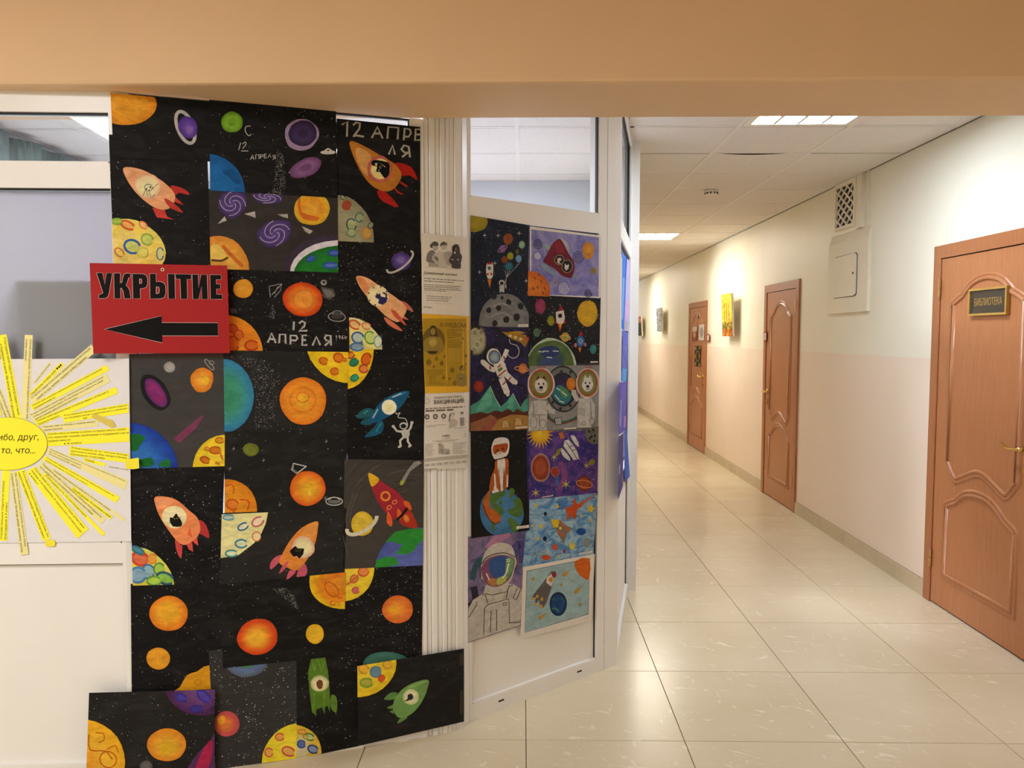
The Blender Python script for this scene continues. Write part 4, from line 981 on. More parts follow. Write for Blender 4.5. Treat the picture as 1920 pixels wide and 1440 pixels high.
a = black('black painting of a round orange planet with a quarter of a yellow moon', [(643, 1062), (793, 1055), (791, 1237), (646, 1252)], Y1, .0035, '0c0c0e')
p = a.part('orange_planet', 2); p.blob(1276, 342, 107, 96, ['dc6a2c', 'e07834', 'e88c34', 'eca034'], 0, .02, 0, (-.25, 0)); p.blob(1242, 342, 30, 16, 'ecae2c')
p = a.part('yellow_moon', 2); p.blob(880, 60, 235, 230, ['e4c62c', 'e8cc38', 'eace40'], 0, .01); craters(p, [(1040, 80, 36, 32, -20, 'e08a4c', 'd05a34'), (975, 130, 30, 24, -50, 'e0904c', 'cc5a34'), (985, 210, 24, 22, 0, 'd07070', 'c8504c')]); p.line([(1000, 105), (985, 125), (940, 160), (920, 170)], 12, 'd86a3c', 3)
a.part('teal_planet', 2).blob(1200, 720, 165, 85, ['3a6c60', '4a7c70', '487868'], 0, .02)
specks(a, 200, 21); a.build()

SCORN = Surf((-1.52, 2.424), (-.88, 2.606))
a = black('black painting at the lower left with an amber planet and violet planet slice', [(167, 1299), (403, 1293), (402, 1482), (160, 1492)], Z8, .006, '1a1918', SCORN)
p = a.part('violet_planet', 2); p.blob(860, 880, 255, 185, ['442248', '54306a', '623c70', '6a4478'], 0, .02); craters(p, [(720, 940, 40, 24, 20, '4a3c9c', '34308c'), (880, 930, 56, 30, 40, '5440a0', '38328c'), (830, 1020, 44, 22, 0, '40348c', '342c80')])
p = a.part('amber_planet', 2); p.blob(616, 1275, 138, 118, ['d88420', 'dc9028', 'e0a030', 'dcaa2c', 'd8ac28'], 0, .02, 0, (.1, .25))
p = a.part('yellow_moon', 2); p.blob(20, 1400, 300, 305, ['e4a820', 'e8b02c', 'eab638', 'e4a02c'], 0, .015); p.ring(200, 1380, 60, 56, 8, 'b85a14', 30); p.line([(65, 1200), (70, 1310), (180, 1320), (230, 1380)], 8, 'b85a14', 3); p.line([(110, 1190), (165, 1195), (170, 1240), (130, 1260)], 8, 'c06818', 3); p.line([(190, 1310), (250, 1280), (270, 1330)], 7, 'c06818', 3)
p = a.part('magenta_nebula', 2); p.poly([(965, 1200), (930, 1240), (850, 1320), (770, 1430), (760, 1500), (970, 1500)], '54305a', 2); p.poly([(935, 1240), (880, 1300), (820, 1440), (900, 1460), (940, 1330)], 'a8244c', 2)
a.part('grey_moon', 2).blob(470, 1430, 46, 44, ['4c4a4a', '5c5a5a', '646262'], 0, .02)
specks(a, 150, 22); a.build()

a = black('dark grey starry painting with a pink planet and part of a bright yellow moon', [(391, 1221), (556, 1190), (556, 1422), (404, 1443)], Y1, .0035, '2e2d2d')
p = a.part('blue_green_planet', 2); p.blob(225, 690, 150, 122, ['54606a', '5c6c8c', '5a70a0', '4a8050', '488448'], 0, .02)
p = a.part('pink_planet', 2); p.blob(92, 1134, 90, 88, ['b84a50', 'c45450', 'd4703c', 'd87c34'], 0, .015, 0, (-.3, 0)); p.blob(55, 1108, 26, 34, 'e4a02c', 20)
p = a.part('yellow_moon', 2); p.blob(600, 1400, 265, 268, ['e4d02c', 'ecd838', 'eeda40'], 0, .01); craters(p, [(460, 1225, 30, 24, 0, 'e0a44c', 'c8503c'), (385, 1332, 28, 30, 0, 'e4a850', 'cc4c40'), (520, 1325, 44, 30, 20, 'e8b060', 'cc5a48')])
specks(a, 300, 23, (.4, 1.1)); a.build()

a = black('black painting of a tall green rocket with a brown animal in its round window', [(556, 1196), (682, 1186), (672, 1399), (556, 1423)], Y1, .0030, '0b0b0b')
p = a.part('rocket', 3); p.poly([(815, 935), (850, 945), (858, 1000), (850, 1060), (812, 1020)], '5a7e2c', 2)
p.poly([(680, 672), (775, 672), (795, 780), (805, 900), (808, 995), (780, 1015), (755, 1020), (712, 1035), (712, 1082), (682, 1050), (665, 900), (655, 780)], '567a26', 1); p.line([(690, 700), (700, 770), (720, 690), (750, 770), (765, 700)], 10, '6c9034', 3); p.poly([(752, 1020), (770, 1068), (775, 1010)], '567a26'); p.poly([(790, 1005), (806, 1055), (808, 990)], '567a26'); p.line([(700, 920), (690, 1040)], 10, '688c32'); p.line([(770, 920), (765, 1010)], 10, '6a8c34')
p.blob(736, 855, 66, 58, ['8aa45a', 'd8d0a0', 'e4dcae', 'e6deb0'], 0, .03)
p = a.part('animal', 12); p.poly([(735, 828), (758, 842), (752, 888), (724, 890), (712, 850), (722, 838)], '6a4820', 2)
p = a.part('yellow_moon', 2); p.blob(555, 1330, 195, 190, ['e0b838', 'd8b848', 'ccc090', 'c8c0a0'], 0, .02); craters(p, [(610, 1275, 28, 26, 0, '5a6aa0', '2c3e7c'), (690, 1310, 36, 26, 20, '8090b0', '2c3c7c'), (665, 1225, 34, 22, 20, 'b8c080', '3a7a34'), (615, 1190, 30, 16, 0, 'd8a84c', 'c08020'), (640, 1225, 20, 14, 30, 'c8b060', '6a8a3a')])
specks(a, 90, 24); a.build()

SBEND = Surf((-.72, 2.678), (-.60, 2.716), (-.48, 2.756), (-.40, 2.783), (-.352, 2.801), (-.315, 2.818), (-.280, 2.838), (-.25, 2.861), (-.222, 2.890), (-.195, 2.925))
a = black('black painting at the lower right with a pale green rocket and a yellow moon corner', [(670, 1249), (870, 1216), (870, 1353), (671, 1399)], Y1, .006, '151413', SBEND, fine=True)
p = a.part('yellow_moon', 2); p.blob(985, 715, 282, 235, ['e0c024', 'e4c630', 'e6ca3c'], 0, .01); craters(p, [(1040, 755, 36, 30, 30, 'e4b438', 'c8902c'), (1125, 775, 38, 36, 0, '6a8ea0', '5a7e94'), (1060, 850, 42, 30, 0, 'a8a840', '7a9a34'), (1205, 725, 30, 26, 0, 'e4b840', 'cc9830'), (1165, 820, 22, 24, 40, 'cc5c28', 'c04a20')])
p = a.part('rocket', 3); p.poly([(1275, 920), (1225, 920), (1185, 955), (1190, 968), (1250, 965)], '5e8644', 2); p.poly([(1340, 1075), (1335, 1100), (1275, 1132), (1290, 1100)], '5e8644', 2); p.poly([(1265, 990), (1200, 1022), (1215, 1030), (1250, 1030)], '648c4a'); p.poly([(1250, 1035), (1218, 1050), (1250, 1065)], '648c4a')
p.poly([(1487, 830), (1482, 890), (1450, 970), (1400, 1040), (1345, 1080), (1285, 1092), (1250, 1050), (1245, 1000), (1265, 945), (1320, 885), (1400, 845)], '6c9450', 4); p.poly([(1480, 836), (1400, 856), (1330, 890), (1400, 880)], '84a866', 2); p.blob(1368, 948, 56, 56, ['a8bc78', 'd8d4a8', 'dcd8b0'], 0, .02)
p = a.part('bird', 13); p.poly([(1345, 935), (1370, 925), (1384, 945), (1375, 965), (1320, 980), (1345, 960)], '2a2c34', 2)
p = a.part('tape', 3, 'print'); p.poly([(1703, 650), (1730, 645), (1730, 725), (1703, 730)], '3c3630'); p.poly([(1708, 905), (1728, 900), (1728, 1060), (1705, 1065)], '3a342e')
specks(a, 14, 25); a.build()

# ------------------------------------------------------------------ red shelter sign
a = Art('shelter_sign', 'red rigid sign with a black left arrow and black Cyrillic lettering', 'sign', Surf((-1.43, 2.432), (-.80, 2.640)), [(168, 493), (426, 498), (431, 662), (175, 663)], 'a8282a', None, .012, 'print', Z3, thick=.004)
UK = 'УКРЫТИЕ'
LET = [
 [[(150, 152), (202, 153), (224, 258), (238, 155), (290, 155), (262, 325), (252, 362), (228, 380), (170, 382), (172, 346), (192, 344), (208, 330)]],
 [[(305, 155), (362, 156), (360, 245), (378, 240), (388, 190), (400, 162), (420, 156), (455, 158), (452, 192), (436, 196), (424, 240), (412, 262), (430, 280), (446, 310), (456, 382), (400, 383), (390, 320), (376, 288), (362, 288), (364, 382), (310, 382)]],
 [[(472, 160), (560, 162), (592, 172), (606, 200), (606, 255), (592, 282), (560, 292), (540, 292), (542, 383), (478, 383)]],
 [[(628, 160), (684, 161), (684, 232), (724, 232), (756, 245), (770, 275), (770, 340), (756, 372), (724, 384), (632, 384)], [(790, 162), (852, 163), (856, 385), (796, 385)]],
 [[(860, 163), (1000, 166), (1000, 208), (962, 208), (966, 386), (908, 386), (902, 207), (862, 206)]],
 [[(1010, 166), (1062, 167), (1066, 290), (1090, 168), (1142, 169), (1150, 388), (1098, 388), (1094, 270), (1068, 388), (1016, 388)]],
 [[(1170, 169), (1268, 171), (1270, 212), (1224, 211), (1225, 254), (1262, 254), (1263, 296), (1227, 296), (1228, 346), (1278, 346), (1280, 388), (1176, 388)]]]
WH = 'dcc4c0'
HOLES = {2: [(536, 205), (552, 208), (556, 225), (552, 246), (536, 250)], 3: [(686, 278), (708, 280), (714, 300), (712, 326), (704, 338), (686, 340)]}
for k, grp in enumerate(LET):
    p = a.part('letter', 2, 'print')
    for L_ in grp: p.line(L_+[L_[0], L_[1]], 7, WH); p.l -= 1
    p.l += 1
    for L_ in grp: p.poly(L_, '0b0a0a'); p.l -= 1
    p.l += 1
    if k in HOLES: p.poly(HOLES[k], 'a8282a'); p.line(HOLES[k]+[HOLES[k][0], HOLES[k][1]], 5, WH)
p = a.part('arrow', 2, 'print'); ar_ = [(222, 660), (735, 540), (735, 601), (1241, 603), (1243, 717), (740, 716), (742, 780)]
p.line(ar_+[ar_[0], ar_[1]], 7, WH); p.poly(ar_, '0b0a0a')
p = a.part('grommet', 2, 'print'); p.blob(742, 122, 17, 16, 'dcc8a8', 0, 0); p.blob(742, 122, 8, 8, '5a2a20', 0, 0)
a.build()
# ------------------------------------------------------------------ colourful drawings on the angled bay
SCC = Surf(K3, K5)
GRP2 = 'colourful space drawings on the angled bay'
def draw(label, quad, view, col, col2=None, mat='wash', z=.004, **kw):
    cx, cy = mid(quad); quad = [(x+(1.4 if x > cx else -1.4), y+(1.4 if y > cy else -1.4)) for x, y in quad]
    return Art('space_drawing', label, 'drawing', SCC, quad, col, GRP2, z, mat, view, col2, **kw)
def name_tag(a, q):
    p = a.part('name_tag', 8, 'print'); p.poly(q, 'dcd6cc'); (x0, y0), (x1, y1) = q[0], q[1]; (x2, y2) = q[2]
    h = (y2-y1)*.25; p.bars([(x0+(x1-x0)*.15, y0+(y2-y1)*.4, x1-(x1-x0)*.15, y1+(y2-y1)*.4)], h, '77736c')
def planet(a, cx, cy, rx, ry, cols, name='planet', **kw): return a.part(name, 2).blob(cx, cy, rx, ry, cols, **kw)

a = draw('dark drawing of a tiny astronaut holding planets like balloons above a grey moon', [(884, 405), (993, 424), (990, 613), (884, 610)], Y3, '10121e', '1a2030')
planet(a, 150, 110, 105, 100, ['8a7a18', '94841c', '9c8a20'], 'sun', wob=.06)
p = a.part('moon', 2); p.blob(400, 1030, 225, 290, ['6a6a6a', '787878', '6e6e6e', '7c7c7c'], 0, .02)
for x, y, r in ((308, 770, 24), (435, 822, 24), (348, 872, 22), (262, 890, 22), (415, 972, 26), (505, 950, 28), (540, 855, 26), (315, 1005, 24), (378, 782, 14)): p.blob(x, y, r, r*1.15, '262626', 0, .08); p.l -= 1
p.l += 1
p.line([(300, 860), (360, 830), (440, 850)], 12, '8e8e8e', 3); p.line([(280, 950), (380, 910), (470, 960)], 14, '8a8a8a', 3)
for x, y, rx, ry, c in ((430, 270, 42, 50, ['7a4010', '8c4a14', '7a4214']), (550, 320, 26, 34, ['7a9a84', '8aa890']), (382, 355, 30, 34, ['6a3a72', '8a5490']), (450, 418, 28, 34, ['7a7a1c', '94901c']), (400, 450, 30, 32, ['6a3414', '7c4218']), (522, 442, 26, 34, ['5a86a0', '6a92ac']), (438, 508, 38, 38, ['1c4a5c', '2c6474', '30707c']), (510, 380, 16, 24, ['4a4a18', '5a5618'])):
    planet(a, x, y, rx, ry, c, 'balloon_planet')
p = a.part('balloon_strings', 3, 'paint', True)
for x, y in ((405, 540), (430, 545), (450, 540), (530, 480), (470, 545)): p.line([(408, 660), (415, 610), (x, y)], 4, 'a8a8a8', 3); p.l -= 1
a.part('planet_ring', 4).ring(382, 355, 48, 18, 5, 'a080a8', -35)
p = a.part('astronaut', 4); p.blob(375, 652, 26, 26, 'b0b0ae'); p.blob(375, 655, 16, 15, '1a1a1a'); p.poly([(355, 678), (398, 678), (396, 735), (380, 732), (376, 715), (370, 735), (358, 733)], 'b0b0ae'); p.line([(395, 685), (410, 662), (412, 700)], 10, 'b0b0ae')
p = a.part('rocket', 3); p.poly([(250, 620), (285, 620), (272, 700)], 'c07020', 0); p.poly([(240, 500), (252, 478), (292, 478), (302, 510), (298, 590), (282, 615), (252, 610), (240, 560)], 'ccc6b8', 2); p.poly([(242, 492), (268, 465), (298, 490)], '9a1c1c', 0); p.poly([(240, 575), (262, 560), (258, 590)], '9a1c1c'); p.poly([(298, 575), (275, 560), (280, 590)], '9a1c1c'); p.blob(267, 525, 14, 16, '3a5a7a')
for x, y in ((527, 220), (343, 240), (227, 238), (588, 635), (315, 480), (182, 558)): a.part('bright_star', 3, 'print').star(x, y, 22, 'c4c4c0', 4, .18)
specks(a, 160, 31, (.25, .6)); name_tag(a, [(518, 1014), (606, 1012), (606, 1032), (518, 1034)]); a.build()

a = draw('violet drawing of a tilted dark red rocket with two dogs in its windows', [(993, 425), (1126, 443), (1124, 559), (991, 553)], Y3, '6a68a8', '8a86b4')
p = a.part('white_border', 1, 'print'); q = [(620, 160), (1245, 240), (1230, 785), (622, 755)]; i_ = [(632, 185), (1222, 255), (1218, 772), (632, 752)]
for k in range(4): p.poly([q[k], q[(k+1) % 4], i_[(k+1) % 4], i_[k]], 'd8d2c8'); p.l -= 1
planet(a, 625, 740, 172, 190, ['b85a14', 'c46818', 'cc7420', 'c87020'], 'orange_planet')
p = a.parts[-1]
for x, y in ((665, 610), (720, 640), (690, 690), (750, 700), (650, 700), (700, 580), (735, 740)): p.line([(x-8, y-12), (x+8, y+14)], 8, '6a3010'); p.l -= 1
p = a.part('rocket', 3)
p.poly([(730, 312), (780, 320), (822, 380), (800, 390), (745, 345)], '8a9aa4', 2); p.poly([(715, 480), (760, 490), (820, 545), (855, 590), (790, 570), (735, 525)], '7c8ca0', 2); p.poly([(880, 268), (930, 285), (962, 340), (960, 390), (930, 350)], 'a8a4a8', 2); p.poly([(985, 600), (1015, 570), (1036, 600), (1030, 612)], '7a94ac', 1)
p.poly([(810, 325), (840, 290), (885, 268), (925, 330), (960, 400), (1000, 460), (1012, 520), (985, 605), (930, 600), (885, 575), (840, 530), (740, 470), (755, 430)], '6a1420', 2); p.poly([(840, 310), (880, 290), (920, 380), (880, 400), (850, 380)], '7c1c28', 2)
for x, y, rx, ry in ((877, 452, 36, 38), (945, 508, 42, 52)): p.blob(x, y, rx+7, ry+7, '8a8060'); p.blob(x, y, rx, ry, '1c1614')
p = a.part('dog', 16); p.poly([(860, 440), (885, 432), (898, 450), (875, 470), (895, 490), (860, 478)], 'd0bcb0', 1); p = a.part('dog', 16); p.poly([(925, 482), (940, 500), (962, 490), (955, 530), (935, 545), (922, 525)], 'c8c4bc', 1)
p = a.part('sun_face', 3); p.blob(1128, 370, 50, 78, ['b87818', 'c48420', 'cc8c24'], 0, .06); p.ring(1128, 385, 20, 24, 6, '8a5410', 0, 20, 160)
for k, (x, y, r) in enumerate(((688, 310, 44), (1040, 425, 52), (915, 695, 48), (1128, 740, 36), (688, 415, 28))):
    p = a.part('swirl', 3); cc = 'd0d0dc' if k in (2, 4) else '1c2248'; pts = [(x+r*(1-i/26)*math.cos(i*.75), y+r*1.15*(1-i/26)*math.sin(i*.75)) for i in range(25)]; p.line(pts, 6, cc)
for x, y, r in ((1172, 545, 42), (845, 645, 20)): a.part('gold_star', 3).star(x, y, r, '8a7428', 5, .42, -80)
specks(a, 120, 32, (.25, .6)); a.build()

a = draw('black drawing of a yellow planet, two small rockets and a green Earth curve', [(993, 553), (1125, 559), (1122, 683), (992, 685)], Y3, '101112', '1a1a1c')
for x, y, rx, ry, c in ((712, 855, 46, 68, ['7a2c48', '8a3452', '8e3856']), (1122, 918, 88, 115, ['b88c1c', 'c0961c', 'c89c24', 'c49820']), (803, 982, 32, 45, ['6a6c14', '88841c']), (680, 1085, 30, 40, ['3a5a54', '5a7040', '40605c']), (1172, 1230, 30, 42, ['2e6a64', '3a7a74'])): planet(a, x, y, rx, ry, c)
p = a.part('earth', 2); p.blob(800, 1400, 225, 265, ['aab8a0', 'c0c8b4']); p.blob(798, 1408, 215, 255, ['4a6034', '52683a', '3c5248', '3a4a70', '35446c'], 0, .03); p.poly([(700, 1230), (800, 1200), (880, 1230), (850, 1290), (760, 1310)], '2c3868', 2)
for x, y in ((760, 1245), (845, 1245), (790, 1300), (720, 1250)): p.line([(x-25, y), (x+25, y+4)], 10, 'b0bcb4'); p.l -= 1
p = a.part('rocket', 3); p.poly([(862, 1005), (905, 1005), (882, 1078)], 'c8501c'); p.poly([(872, 1005), (898, 1005), (885, 1045)], 'd8a820'); p.poly([(845, 905), (915, 890), (925, 960), (912, 1005), (855, 1005), (848, 960)], 'd0c8bc', 1); p.poly([(868, 895), (888, 842), (915, 890)], '9c1c28'); p.blob(884, 938, 18, 20, '1c1c1c'); p.poly([(848, 975), (835, 1000), (850, 1010)], '9c1c28'); p.poly([(920, 970), (938, 990), (922, 1010)], '9c1c28')
p = a.part('rocket', 3); p.poly([(1040, 1215), (1070, 1215), (1055, 1260)], 'c87020'); p.poly([(1045, 1110), (1065, 1062), (1085, 1110)], '9c2028'); p.blob(1062, 1160, 34, 50, ['2c5a84', '3464a0', '3c70a8']); p.ring(1062, 1160, 14, 18, 5, 'c0b070'); p.blob(1018, 1195, 12, 18, 'a86a70'); p.blob(1102, 1190, 12, 16, 'a86a70')
p = a.part('ringed_planet', 3); p.blob(928, 1125, 36, 42, ['a87a20', 'b88a38', '7a8a50']); p.ring(928, 1128, 46, 16, 6, 'c8b060', 10)
specks(a, 200, 33, (.3, .8)); name_tag(a, [(1148, 1335), (1212, 1334), (1212, 1346), (1148, 1348)]); a.build()

a = draw('drawing of a floating white astronaut and yellow spaceship over green pointed mountains', [(884, 611), (993, 614), (989, 804), (882, 809)], Y4, '1c1c26', '2c2450')
p = a.part('moon', 2); p.blob(200, 235, 130, 190, ['2a2818', 'a4a284', 'aca888', 'a8a484'], 0, .03)
for x, y in ((265, 145), (262, 235), (190, 150), (220, 290), (180, 350), (230, 95)): p.ring(x, y, 12, 18, 6, '38362c'); p.l -= 1
p = a.part('mountains', 2); G = ['3e8a74', '4a9480', '3c8070']
p.poly([(140, 1010), (250, 940), (370, 775), (430, 920), (490, 1020), (560, 960), (635, 860), (680, 950), (720, 1030), (760, 960), (815, 905), (815, 1110), (140, 1110)], '468c78', 0)
p.poly([(370, 775), (395, 910), (380, 1000), (300, 1060), (200, 1080), (260, 960)], '5aa088', 0); p.poly([(635, 860), (655, 960), (640, 1040), (560, 1060), (590, 940)], '58a08c', 0); p.line([(370, 775), (430, 920), (490, 1020)], 6, 'b8ccc0'); p.line([(635, 860), (720, 1030)], 6, 'b8ccc0')
p = a.part('red_desert', 4); p.poly([(138, 1110), (260, 1080), (340, 1100), (430, 1060), (510, 1080), (580, 1035), (640, 1085), (690, 1040), (760, 1085), (815, 1065), (815, 1290), (138, 1305)], '54281c', 0); p.poly([(138, 1210), (300, 1150), (380, 1110), (440, 1150), (330, 1300), (138, 1305)], '8a5a3c', 0); p.poly([(330, 1300), (480, 1160), (620, 1110), (815, 1120), (815, 1280)], '9a7438', 0); p.poly([(240, 1300), (400, 1180), (470, 1150), (420, 1240), (380, 1300)], '8c4a3c', 0)
for x, y in ((550, 1220), (700, 1190)): p.poly([(x-50, y+45), (x-40, y-15), (x+40, y-20), (x+55, y+40)], 'b8945c'); p.blob(x, y-18, 40, 14, 'ccb078'); p.line([(x-50, y+45), (x-40, y-15), (x+40, y-20), (x+55, y+40)], 7, '2c180c')
p = a.part('spaceship', 3); p.poly([(500, 135), (600, 150), (720, 165), (790, 175), (820, 240), (780, 320), (720, 260), (620, 225), (560, 180)], '9c7424', 1); p.poly([(570, 140), (700, 130), (790, 150), (700, 170)], 'a8842c', 0)
for x, y in ((605, 185), (668, 203), (728, 225)): p.blob(x, y, 22, 20, ['c0a86c', 'd0bc88'])
p.poly([(780, 210), (828, 200), (815, 260)], 'b0442c')
a.part('tether', 3).line([(595, 225), (610, 275), (680, 300), (710, 360), (690, 425), (640, 448), (590, 425), (580, 400)], 9, 'b8b0b8', 4)
p = a.part('astronaut', 5); W = 'd0cac0'
p.line([(430, 590), (370, 570), (280, 490)], 60, W); p.line([(500, 490), (540, 420), (570, 345)], 50, W); p.line([(500, 680), (540, 780), (570, 860)], 70, W); p.line([(540, 620), (610, 690), (660, 735)], 64, W); p.poly([(410, 520), (520, 480), (560, 560), (570, 640), (480, 680), (440, 620)], W, 2); p.blob(412, 430, 82, 98, W, -10); p.blob(420, 435, 64, 72, ['4a5a70', '7c8ca0', '8c9cac', '9aa8b4'], -10); p.ring(420, 435, 66, 76, 7, '302c34', -10)
for q in ([(455, 560), (495, 525)], [(465, 660), (555, 585)], [(515, 760), (555, 725)], [(585, 710), (615, 670)], [(368, 540), (372, 585)], [(525, 425), (548, 460)]): p.line(q, 14, '8a2030')
p.poly([(455, 580), (505, 550), (520, 580), (475, 612)], '5c7c4c'); p.blob(278, 490, 20, 26, W); p.blob(575, 868, 22, 30, W); p.blob(668, 730, 24, 30, W)
planet(a, 235, 780, 62, 72, ['5c2420', '8c2c1c', '98341c'], 'red_planet')
p = a.part('ringed_planet', 3); p.blob(755, 570, 52, 62, ['a85c28', 'b86c38', 'b87040']); p.ring(740, 575, 82, 26, 9, 'c08c54', 8)
specks(a, 140, 34, (.25, .6)); name_tag(a, [(670, 1258), (808, 1248), (808, 1262), (670, 1276)]); a.build()

a = draw('grey drawing of two suited dogs at a round porthole lettered CCCP', [(991, 685), (1123, 681), (1120, 805), (990, 810)], Y4, '7c7a78', '868482')
p = a.part('porthole', 2); p.blob(1225, 810, 205, 275, ['2c2c2c', '5c5c5a'], -4, 0); p.blob(1225, 810, 188, 255, ['686866', '6a6a68'], -4, 0); p.blob(1225, 815, 145, 195, ['2c2838', '2a2440', '342c4c'], -4, 0); p.ring(1225, 815, 145, 195, 10, '1c1c1c', -4)
for x, y in ((1205, 605), (1315, 612), (1105, 965), (1310, 1005), (1195, 1040)): p.blob(x, y, 16, 20, '2a2a2a'); p.l -= 1
p = a.part('earth', 9); p.poly([(1095, 860), (1130, 790), (1190, 765), (1260, 800), (1310, 860), (1320, 920), (1260, 990), (1190, 985), (1120, 920)], '2c6a74', 3); p.poly([(1200, 780), (1270, 820), (1300, 880), (1250, 920), (1190, 860)], '4c7c48', 2)
for q in ([(1130, 880), (1180, 940)], [(1210, 840), (1270, 890)], [(1150, 800), (1200, 830)], [(1180, 950), (1240, 970)]): p.line(q, 16, 'a8c0bc')
planet(a, 1318, 752, 52, 78, ['b86818', 'c47018', 'c87820'], 'sun'); a.parts[-1].l = 8
a.parts.pop(); p = a.part('sun', 9); p.blob(1318, 752, 52, 78, ['b86818', 'c47018', 'c87820'])
p = a.part('hose', 3); p.line([(1035, 1110), (1080, 1165), (1200, 1205), (1320, 1180), (1390, 1140)], 34, '2c5c4c', 4); p.line([(1035, 1130), (1080, 1180), (1200, 1222), (1390, 1165)], 12, '7c2c2c', 4)
p = a.part('camera_box', 5); p.poly([(1125, 1155), (1205, 1145), (1210, 1225), (1140, 1232)], '9c9c9a'); p.line([(1125, 1155), (1205, 1145), (1210, 1225), (1140, 1232), (1125, 1155)], 8, '1c1c1c')
def suit(cx, cy, rx, ry, fur, sgn):
    p = a.part('suit', 6); W = 'b4b0aa'
    if sgn > 0: p.poly([(820, 1090), (850, 960), (930, 940), (1030, 950), (1040, 1100), (1030, 1290), (820, 1300)], W, 0); p.line([(1040, 1000), (1080, 1070), (1130, 1080)], 60, W); p.line([(870, 960), (885, 1040), (870, 1130)], 5, '3a3a3a'); p.line([(880, 1115), (1020, 1115)], 6, '3a3a3a'); p.line([(950, 1120), (945, 1290)], 5, '3a3a3a'); p.ring(880, 1200, 40, 70, 5, '5a5a58'); p.ring(990, 1220, 34, 50, 5, '5a5a58')
    else: p.poly([(1390, 1260), (1400, 1000), (1420, 920), (1560, 920), (1600, 1000), (1600, 1180), (1550, 1265)], W, 0); p.line([(1400, 950), (1350, 860), (1350, 820)], 56, W); p.poly([(1405, 1030), (1490, 1040), (1480, 1130), (1395, 1110)], 'a09c96'); p.ring(1468, 1215, 18, 24, 5, '3a3a3a'); p.line([(1545, 950), (1560, 1150)], 5, '4a4a48'); p.ring(1565, 1195, 28, 40, 5, '4a4a48')
    p.blob(cx, cy, rx*1.12, ry*1.1, 'c0bab2'); p.blob(cx, cy, rx, ry, ['a8441c', 'b04c20'], 0, 0); p.blob(cx, cy, rx*.9, ry*.9, ['6a6434', '7a7440', '808048', '7c7844'], 0, 0)
    d = a.part('dog_face', 15, label='dog face behind the helmet glass')
    d.poly([(cx-rx*.45, cy-ry*.25), (cx-rx*.25, cy-ry*.6), (cx-rx*.05, cy-ry*.35)], fur[1], 0); d.poly([(cx+rx*.45, cy-ry*.25), (cx+rx*.25, cy-ry*.6), (cx+rx*.05, cy-ry*.35)], fur[1], 0)
    d.blob(cx, cy+ry*.12, rx*.52, ry*.5, fur[0]); d.blob(cx-rx*.2, cy, rx*.07, ry*.08, '141414'); d.blob(cx+rx*.2, cy, rx*.07, ry*.08, '141414'); d.blob(cx, cy+ry*.25, rx*.16, ry*.11, '101010'); d.ring(cx, cy+ry*.32, rx*.2, ry*.16, 6, '3a2a24', 0, 20, 160)
suit(968, 750, 142, 172, ('c8c0b4', '5c2a1c'), 1); suit(1515, 740, 122, 162, ('c8c6be', 'b8b6ae'), -1)
a.part('lettering', 16, 'print').text('СССР', (925, 590), (1018, 574), 34, 'a83418', .25, .02); a.part('lettering', 16, 'print').text('СССР', (1482, 566), (1568, 572), 34, 'a83418', .2, .02)
name_tag(a, [(1240, 1272), (1378, 1262), (1378, 1276), (1240, 1286)]); a.build()

a = draw('black drawing of a ginger cat in a white helmet sitting on the globe', [(884, 809), (990, 804), (991, 993), (885, 1008)], Y5, '0f0f10', '161616')
p = a.part('earth', 2); p.blob(503, 1070, 255, 290, ['3c6c98', '4478a8', '487cac'], -10, .02); GN = '4e6e34'
p.poly([(370, 870), (440, 820), (520, 800), (550, 860), (480, 910), (440, 960), (520, 1020), (520, 1090), (440, 1170), (410, 1290), (390, 1290), (380, 1200), (430, 1100), (400, 1000), (360, 930)], GN, 2); p.poly([(610, 780), (660, 810), (640, 880), (600, 900), (590, 840)], GN, 2); p.poly([(580, 1040), (660, 1000), (640, 940), (700, 890), (750, 970), (750, 1080), (690, 1130), (600, 1090)], GN, 2); p.poly([(570, 1150), (620, 1130), (710, 1210), (700, 1280), (630, 1300), (600, 1220)], GN, 2); p.blob(495, 950, 24, 30, GN)
p = a.part('cat', 9); OG = 'a8541c'
p.poly([(440, 450), (575, 440), (585, 560), (585, 700), (560, 790), (480, 820), (420, 830), (360, 800), (380, 660), (420, 560)], OG, 3); p.poly([(330, 850), (380, 790), (360, 900), (370, 1000), (440, 1060), (495, 1120), (480, 1190), (420, 1200), (340, 1130), (290, 1030), (285, 940)], 'b05c20', 3); p.poly([(455, 450), (540, 440), (545, 560), (520, 700), (525, 800), (490, 810), (470, 640)], 'd4cec6', 2); p.poly([(415, 630), (430, 620), (445, 780), (480, 820), (410, 830), (420, 740)], 'd8d0c8', 2); p.poly([(565, 620), (580, 640), (580, 770), (560, 770)], 'd0c8c0', 1)
p.line([(470, 560), (480, 700), (490, 800)], 7, '6a3010', 3); p.line([(530, 560), (525, 790)], 7, '6a3010'); p.line([(290, 980), (340, 1120), (420, 1200), (490, 1180)], 8, '1c140c', 4); p.blob(410, 828, 20, 16, 'dcd4cc')
p = a.part('helmet', 18); p.poly([(400, 250), (430, 205), (500, 188), (570, 200), (595, 250), (590, 340), (560, 410), (480, 445), (425, 450), (390, 380), (385, 310)], 'd4cec8', 3); p.poly([(410, 290), (450, 272), (560, 258), (580, 280), (570, 330), (540, 370), (460, 392), (415, 380), (402, 330)], 'a0481c', 3); p.poly([(430, 385), (490, 350), (540, 375), (500, 395)], 'd8d0c4', 1); p.line([(425, 452), (500, 438), (555, 415)], 12, '141414', 2)
